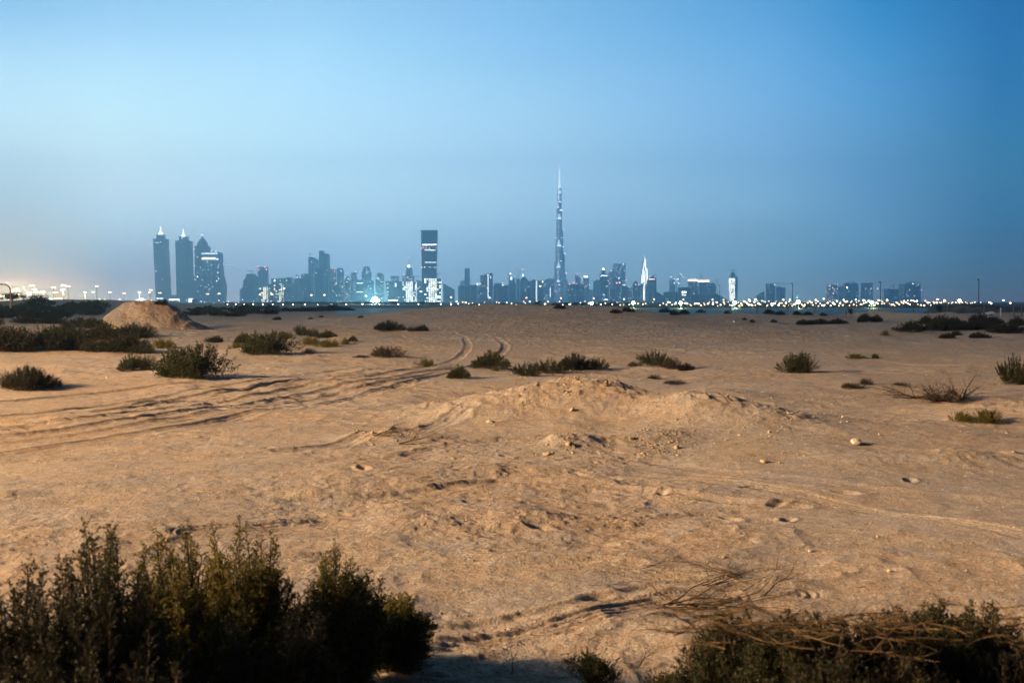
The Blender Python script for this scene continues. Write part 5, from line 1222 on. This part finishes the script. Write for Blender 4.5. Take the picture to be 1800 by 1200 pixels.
b = Bld('small brown wall piece standing in the scrub left of the spoil heap', 124, 144, 540.5, 240, mat=plain('brown_wall', (0.16, 0.10, 0.05), .9, .2, 1), cat='wall', name='low_wall', aspect=0.12); b.slab(123.8, 144.2, 540.1, 540.6, name='coping', mat=plain('brown_coping', (0.22, 0.14, 0.07), .9, .2, 1), depth=b.d+.1)

# ------------------------------------------------------------------ street lamps
LAMPMESH = {}
def lamp(px, py, Y, label, group, mat=L_WARM2, kind='twin', size=1.0, pole=True):
    """road lamp whose head shows at (px, py)"""
    p = at(px, py, Y); gz = float(terrain(np.array([p[0]]), np.array([float(Y)]))[0]) if Y < 420 else -0.3
    H = p[2]-gz; key = (round(H, 1), mat.name, kind, size)
    t = thing('street_lamp' if H > 2.6 else 'low_lamp', label, 'street lamp' if H > 2.6 else 'lamp', (p[0], Y, gz), 0, group)
    if key not in LAMPMESH:
        me = []
        if H > 0.3:
            mb = MB().lathe([(0, .16*max(1, H/9)), (H, .08*max(1, H/9))], seg=6)
            if kind == 'twin': mb.tube([(-1.1*size, 0, H-.1), (0, 0, H+.25), (1.1*size, 0, H-.1)], .07, 4)
            me.append(('pole', mb.build('pole', M_STEEL, t)))
        hb = MB()
        sx = 0.9*size if kind == 'twin' else 0.42*size
        if kind == 'twin':
            for s_ in (-1, 1): hb.box((s_*0.8*size, 0, H-.05), (1.0*size, .7*size, .45*size))
        else: hb.lathe([(H-.35*size, .12*size), (H-.15*size, .42*size), (H+.15*size, .42*size), (H+.35*size, .12*size)], seg=8)
        me.append(('lamp_head', hb.build('lamp_head', mat, t)))
        LAMPMESH[key] = [(n_, o.data) for n_, o in me]
    else:
        for n_, d_ in LAMPMESH[key]: link(bpy.data.objects.new(n_, d_), t)
    return t
GL1 = 'tall road lamps at left'
for px, py, Y, lb in [
 (29, 508, 560, 'road lamp between the arched pole and the round tree'), (5, 520, 420, 'glaring road lamp at the left edge under the arched pole'), (29, 517, 430, 'low glaring lamp right of the arched pole'),
 (57, 502, 640, 'topmost lamp above the round tree at left'), (60.5, 508.5, 600, 'bright lamp just over the round tree'), (64, 513, 620, 'lamp touching the top of the round tree'),
 (51, 515, 480, 'glaring lamp over the left shoulder of the round tree'), (75, 513, 480, 'glaring lamp over the right shoulder of the round tree'),
 (94, 505, 600, 'lamp left of the highest lamp pair'), (97.5, 514, 600, 'lower lamp just above the yellow canopy'), (111, 501, 620, 'highest lamp of the pair right of the yellow canopy'),
 (111, 508.5, 640, 'lower lamp under the highest pair'), (119.5, 503, 600, 'right lamp of the highest pair'), (149.5, 513.5, 760, 'first of the evenly spaced lamps right of the canopy'),
 (163.8, 513, 760, 'second of the evenly spaced lamps right of the canopy'), (170, 503, 780, 'thin tall lamp rising above the evenly spaced ones'), (193.3, 513.5, 800, 'lamp above the left foot of the spoil heap'),
 (218.3, 515.5, 840, 'lamp over the left slope of the spoil heap'), (245.3, 513.5, 800, 'bright lamp above the white lit building'), (265, 509.5, 780, 'upper lamp of the close pair left of the leftmost tower'),
 (263, 513.5, 800, 'lower lamp of the close pair left of the leftmost tower'), (281, 514.5, 820, 'lamp shining in front of the leftmost tower'), (365, 516.5, 900, 'lamp in front of the onion domed tower'),
 (385.3, 516, 880, 'bright lamp in front of the bulging tower')]:
    t = lamp(px, py, Y, lb, GL1, size=0.8 if Y < 700 else 0.75)
    if px in (111, 75, 29, 149.5, 245.3, 51, 5) and py != 508.5:
        l_ = bpy.data.lights.new('lamp_beam', 'POINT'); l_.energy = 4.2e4; l_.color = (1.0, 0.72, 0.42); l_.shadow_soft_size = 1; lo = bpy.data.objects.new('lamp_beam', l_); link(lo, t); lo.location = (0, -3, 8)
GL2 = 'orange road lamps before the skyline'
for px, py, lb in [
 (457, 517.5, 'orange lamp at the left of the first lit apartment block'), (478.7, 517.5, 'orange lamp in front of the second lit apartment block'), (547.3, 518.5, 'orange lamp below the unfinished tower'),
 (570.3, 518.5, 'orange lamp below the tallest slab pair'), (643, 520, 'orange lamp left of the bright flood light'), (793, 522.5, 'orange lamp right of the bright apartment block'),
 (861, 523.3, 'orange lamp under the curved roof tower'), (925.5, 523.5, 'orange lamp above the low pale wall'), (986.3, 524, 'orange lamp before the foot of the tallest tower'),
 (1043.5, 524.5, 'orange lamp left of the navy office block'), (1097, 525.5, 'orange lamp under the dark round topped tower'), (1150, 526, 'orange lamp left of the low mid rises'),
 (1201.3, 526.5, 'orange lamp under the block with square signs'), (1252.5, 526.5, 'orange lamp before the long low mid rise'), (1272, 526.8, 'smaller orange lamp before the last low mid rise')]:
    lamp(px, py, 1300+max(0, px-460)*1.1, lb, GL2, L_WARM, 'ball', 2.3+max(0, px-460)/700)
L_ROUND = glow('round_white', (0.96, 0.95, 0.86), 11)
GL3 = 'white lamps in a row under the skyline'
for px, y in ((400,534.5),(414.8,534.5),(429,534.3),(445,534.7),(462,534.6),(479.2,535),(497.5,535),(514.8,535),(536,535),(558.5,535),(582.8,535),(608.8,534.8),(637.3,534.6),(667,534.6),(700,534.5),(735.7,534.4),(775,534.3),(793,534.8),(805.5,534)):
    lamp(px, y, 760, 'one of the evenly spaced round white lamps low under the skyline', GL3, L_ROUND, 'ball', 0.95)
for px, y, lb in ((659.5, 530.5, 'blinding blue-white flood light left of the leaning trapezoid building'),):
    t = lamp(px, y-2, 1000, lb, None, L_SPOT, 'ball', 9.0)
    l_ = bpy.data.lights.new('flood_light_beam', 'POINT'); l_.energy = 3.2e5; l_.color = (0.6, 1.0, 0.9); l_.shadow_soft_size = 3; lo = bpy.data.objects.new('flood_light_beam', l_); link(lo, t); lo.location = (0, -8, 6)
for px, y, lb in ((1039.7, 533, 'white flood light over the green grass left of the small shed'), (1113, 532.2, 'white flood light over the grass below the striped twin block'), (1196.5, 532.2, 'white flood light over the grass below the block with square signs'),
                  (1291.7, 532, 'white flood light over the grass right of the glowing white tower'), (1403.3, 531.3, 'white flood light over the grass at the unlit mast'), (1532.5, 531.5, 'white flood light over the grass below the purple grey tower')):
    t = lamp(px, y, 430, lb, 'flood lights over the grass', L_SPOT, 'ball', 1.5)
    l_ = bpy.data.lights.new('flood_light_beam', 'POINT'); l_.energy = 5500; l_.color = (0.75, 1.0, 0.45); l_.shadow_soft_size = .4; lo = bpy.data.objects.new('flood_light_beam', l_); link(lo, t); lo.location = (0, -1.5, 2.6)
# the far glittering band of the city at right: one lamp per light
rd = random.Random(77)
mats = [glow('pale_gold_lamp', (1, .82, .55), 8), glow('orange_lamp_far', (1, .62, .28), 6), glow('gold_lamp', (1, .72, .38), 6), glow('white_lamp', (1, .93, .80), 7), glow('amber_lamp', (1, .52, .22), 5)]
def band(x0, x1, n, y0, y1, label, group, sz):
    for i in range(n):
        px = x0+(x1-x0)*(i+rd.uniform(0, 1))/n; py = rd.uniform(y0, y1)
        Y = rd.choice([1500, 1900, 2400]) if py < 531.2 else min(1700, max(470, 1750*rd.choice([1.2, 1.6])/(py-530)))
        lamp(px, py, Y, label, group, rd.choice(mats), 'ball', rd.choice(sz)*Y/1500)
band(1296, 1480, 70, 528.6, 538.0, 'one of the many small orange lights crowded along the horizon at right', 'city lights right of the glowing white tower', (1.6, 2.2, 3.0))
band(1480, 1650, 60, 527.8, 537.2, 'one of the small golden lights of the band below the far right towers', 'city lights below the far right towers', (1.6, 2.2, 3.0))
band(1640, 1725, 20, 530.2, 533.0, 'one of the lights in the thinning band above the dark bank', 'city lights above the dark bank', (1.5, 2.0))
band(1160, 1292, 34, 530.5, 538, 'one of the mixed lights at the foot of the low mid rises', 'lights at the foot of the mid rises', (1.5, 2.0, 2.8))
band(790, 1150, 46, 529.5, 536, 'one of the scattered lights between the low trees under the skyline', 'lights between the trees under the skyline', (1.3, 1.8, 2.4))
band(320, 460, 16, 526.8, 532.5, 'one of the small white lights below the left towers', 'small lights below the left towers', (1.0, 1.4))
band(120, 300, 14, 525.5, 529.0, 'one of the small lights behind the left sand', 'small lights behind the left sand', (1.2, 1.6))
for px, py, lb in ((1317, 526.7, 'higher orange light left of the hazy sloped block'), (1328, 526.3, 'small high light before the sloped hazy block'), (1377, 526.8, 'large high orange light under the blue glass tower'), (1388.5, 526.8, 'small high light left of the unlit mast'), (1434, 527, 'high orange light midway between the white pair and the far right group'),
                   (1448, 525, 'slanted double light left of the dotted tower'), (1483, 527, 'high orange light in the gap of the far right group'), (1504.5, 526.5, 'small high light right of the torn roof tower'), (1517.3, 527.5, 'high light under the purple grey tower'), (1559, 527, 'high light under the short slim tower'),
                   (1544.3, 527.5, 'high light left of the tall unlit pole'), (1589.3, 529, 'light under the thin tower'), (1648, 526, 'first lone light right of the last tower'), (1660.3, 527.7, 'second lone light right of the last tower'), (1764, 527.8, 'orange light above the dark bank near the right edge'),
                   (1739, 531.3, 'left one of two small lights on the dark bank'), (1742.5, 533, 'right one of two small lights on the dark bank'), (1776, 532.5, 'last small light at the right over the dark bank')):
    lamp(px, py, 1700 if px < 1735 else 700, lb, 'high lights over the right band', L_WARM2, 'ball', 3.0 if px < 1735 else 1.2)
lamp(1686.5, 528.6, 1500, 'brightest star like light at right above the dark bank', 'high lights over the right band', L_WHITE if False else glow('star_lamp', (1, .97, .85), 40), 'ball', 5.5)
lamp(1402.8, 529.5, 1500, 'large white glare beside the unlit mast', 'high lights over the right band', glow('star_lamp', (1, .97, .85), 40), 'ball', 5.0)
# unlit poles
def pole(px, ytop, ybase, Y, label, r=0.12, head=True):
    p = at(px, ybase, Y); H = Pz(ytop, Y)-p[2]
    t = thing('unlit_lamp_pole', label, 'lamp pole', (p[0], Y, p[2]-0.3))
    MB().lathe([(0, r*1.5), (0.5, r), (H, r*.7)], seg=8).build('pole', M_STEEL, t)
    MB().box((-.3*r/.12*.6, 0, H+.1), (1.0*r/.12*.5, .3, .25*r/.12)).build('lamp_head', M_STEEL, t)
pole(1393, 498, 531, 900, 'tall unlit mast standing left of the big white glare', .42)
pole(1547.3, 495, 536, 520, 'tall unlit pole right of the purple grey tower', .26)
pole(1720, 490.5, 532, 520, 'tallest unlit pole standing alone over the dark bank at right', .26)
pole(1189.3, 497, 532, 900, 'thin unlit mast in front of the second low mid rise', .25)
pole(1265, 501, 531, 1200, 'thin unlit mast left of the glowing white tower', .3)
pole(1322, 525, 531, 900, 'short unlit post left of the hazy sloped block', .3)
# arched pole at the left edge
t = thing('arched_lamp_pole', 'brown arched lamp pole curving out of the left edge of the picture', 'lamp pole', (Px(19.3, 150), 150, float(terrain(np.array([Px(19.3, 150)]), np.array([150.]))[0])-.2))
k = 150/F; H = Pz(499.7, 150)-t.location.z
arc = [(0, 0, 0), (0, 0, H-1.0)]+[(-1.05*(1-math.cos(a)), 0, H-1.0+1.0*math.sin(a)) for a in np.linspace(.2, math.pi/2, 7)]+[(-3.0, 0, H+.02)]
MB().tube(arc, 0.10, 8).build('arched_pole', plain('rusty_pole', (0.34, 0.19, 0.08), .6, .2, 2), t)
MB().box((-3.3, 0, H), (.8, .3, .16)).build('lamp_head', L_WARM, t)
MB().lathe([(0, .3), (.25, .3), (.3, .14)], seg=8).build('base', M_CONC, t)

# ------------------------------------------------------------------ fence and things on the plain
ft = thing('fence', 'wire fence on thin dark posts along the far edge of the sand at right', 'fence', (0, 170, 0))
tops = []
for px, yb, yt, dx in ((1283, 552, 534, 1.6), (1330, 555, 536.5, 0), (1384, 557.5, 533.5, 1.0), (1432, 558, 533.5, 0), (1487, 557.5, 533.0, 0), (1545, 556, 533.5, 0), (1605, 554, 531, 0), (1666, 554, 535.5, 0), (1730, 555, 534, 0), (1782, 555, 537, 0), (1796, 556, 533, 0)):
    Y = 158-(px-1283)*0.03
    a = at(px-dx, yb, Y); c_ = at(px+dx, yt, Y); g_ = float(terrain(np.array([a[0]]), np.array([a[1]]))[0])
    a[2] = g_-.1; off = np.array([0, 170, 0])
    MB().tube([a-off, c_-off], 0.085, 6).build('post', M_STEEL, ft); tops.append((a-off, c_-off))
for i, f_ in enumerate((0.25, 0.6, 0.95)):
    mb = MB(); mb.tube([a_+(c_-a_)*f_+np.array([0, -.06, 0]) for a_, c_ in tops], 0.008, 3); mb.build('wire', M_STEEL, ft)
p = at(1759, 555, 140); t = thing('pale_post', 'single pale concrete post among the dark fence posts at right', 'post', (p[0], 140, -.1))
MB().box((0, 0, .8), (.12, .12, 1.75)).build('shaft', M_CONC, t); MB().box((0, 0, 1.70), (.14, .14, .06)).build('cap', M_CONC, t)
p = at(1733, 553, 165); t = thing('tilted_slab', 'grey flat slab propped up at an angle before the dark bank', 'slab', (p[0], 165, p[2]))
o = MB().box((0, 0, .15), (2.6, 1.2, .10)).build('slab', M_CONC, t); o.rotation_euler = (R(12), R(-11), 0)
MB().box((.85, .1, -.05), (.2, .8, .45)).build('prop', M_STEEL, t)

# ------------------------------------------------------------------ trees
M_CROWN = leaf_mat('tree_leaf', (0.015, 0.022, 0.010), (0.05, 0.058, 0.022))
TCACHE = {}
def tree(px, ytop, ybase, wp, Y, label, seed=0, group=None):
    p = at(px, ybase, Y); gz = float(terrain(np.array([p[0]]), np.array([float(Y)]))[0]) if Y < 420 else -0.35
    H = Pz(ytop, Y)-gz; W_ = wp*Y/F
    t = thing('small_tree', label, 'tree', (p[0], Y, gz-.05), 0, group)
    key = seed % 3
    if key not in TCACHE:
        rng = np.random.default_rng(60+key)
        nb = 26; c = rng.normal(size=(nb, 3))*np.array([.24, .24, .16])+np.array([0, 0, .62]); c[:, 2] = np.clip(c[:, 2], .25, .92)
        r_ = rng.uniform(.08, .17, nb); n = 150
        d = unit(rng.normal(size=(nb, n, 3))); pts = c[:, None]+d*r_[:, None, None]*rng.uniform(.5, 1.08, (nb, n, 1))
        P_2 = pts.reshape(-1, 3); D_2 = unit(d.reshape(-1, 3)+rng.normal(size=P_2.shape)*.7)
        LV = leaf_quads(P_2, D_2, .055, .03, rng)
        segs = []
        for cc in c:
            s0 = np.array([0, 0, .22]); m_ = (s0+cc)/2+np.array([0, 0, .05]); segs += [(s0, m_), (m_, cc)]
        TCACHE[key] = [LV, np.array(segs), None, None]
    LV, segs, a_, b_ = TCACHE[key]
    if a_ is None:
        o1 = np_mesh('crown', LV, np.arange(len(LV)).reshape(-1, 4), M_CROWN, t)
        SV, SQ = stem_arr(segs, .012); mb = MB().lathe([(0, .03), (.12, .022), (.3, .016)], seg=7)
        SV = np.vstack([SV, np.array(mb.v)]); fq = [f for f in mb.f if len(f) == 4]
        SQ = np.vstack([SQ, np.array(fq)+len(SV)-len(mb.v)])
        o2 = np_mesh('trunk', SV, SQ, M_TWIG, t); TCACHE[key][2] = o1.data; TCACHE[key][3] = o2.data
    else:
        o1 = bpy.data.objects.new('crown', a_); link(o1, t); o2 = bpy.data.objects.new('trunk', b_); link(o2, t)
    for o in (o1, o2): o.scale = (W_, W_*.9, H)
for a in [(68, 519, 546, 46, 190, 'round dark tree among the glaring lamps at left', 0), (22, 513, 545, 34, 200, 'small tree behind the arched pole at the left edge', 1), (172, 527, 546, 18, 210, 'dark little tree left of the spoil heap', 2), (186, 531, 546, 16, 215, 'second little tree left of the spoil heap, paler', 0),
          (946, 529, 538.5, 12, 620, 'round dark tree in front of the low pale wall', 1), (1080, 530, 539, 14, 640, 'dark tree right of the small white shed', 2), (1058, 530, 538, 12, 660, 'dark tree just behind the small white shed', 0), (1012, 531, 537.5, 9, 650, 'small dark tree right of the tallest tower foot', 1),
          (1495, 541, 556, 8, 150, 'thin crooked little tree at the fence', 2), (884, 533, 538, 16, 560, 'low dark bushy tree under the wide banded block', 0), (1651, 535, 550, 10, 200, 'bare little tree at the left end of the dark bank', 2)]:
    tree(a[0], a[1], a[2], a[3], a[4], a[5], a[6])
rd = random.Random(9)
for i in range(34):
    px = 400+i*11.2+rd.uniform(-4, 4)
    tree(px, 529.6+rd.uniform(0, 1.6)+(1.0 if px < 470 else 0), 536, rd.uniform(13, 20), 800+rd.uniform(-60, 60), 'low dark tree in the belt along the foot of the skyline left of centre', i, 'tree belt under the skyline')
for i in range(16):
    px = 972+i*9+rd.uniform(-3, 3)
    tree(px, 531.6+rd.uniform(0, 1.6), 538, rd.uniform(10, 15), 640+rd.uniform(-30, 30), 'low dark tree in the belt right of the tallest tower', i, 'tree belt right of the tallest tower')

# ------------------------------------------------------------------ haze
HD = 0.00022
hz = MB().box((0, 3300, 500), (11000, 7600, 1008)); 
hm = bpy.data.materials.new('haze_air'); hm.use_nodes = True; ht = hm.node_tree; ht.nodes.clear()
pv = ht.nodes.new('ShaderNodeVolumePrincipled'); pv.inputs['Color'].default_value = (0.44, 0.77, 1.0, 1); pv.inputs['Density'].default_value = HD; pv.inputs['Anisotropy'].default_value = 0.75
ho_ = ht.nodes.new('ShaderNodeOutputMaterial'); ht.links.new(pv.outputs[0], ho_.inputs['Volume'])
o = hz.build('haze', hm); tag(o, 'even blue dusk haze over the plain and the city', None, None, 'stuff')
print('objects', len(bpy.data.objects))
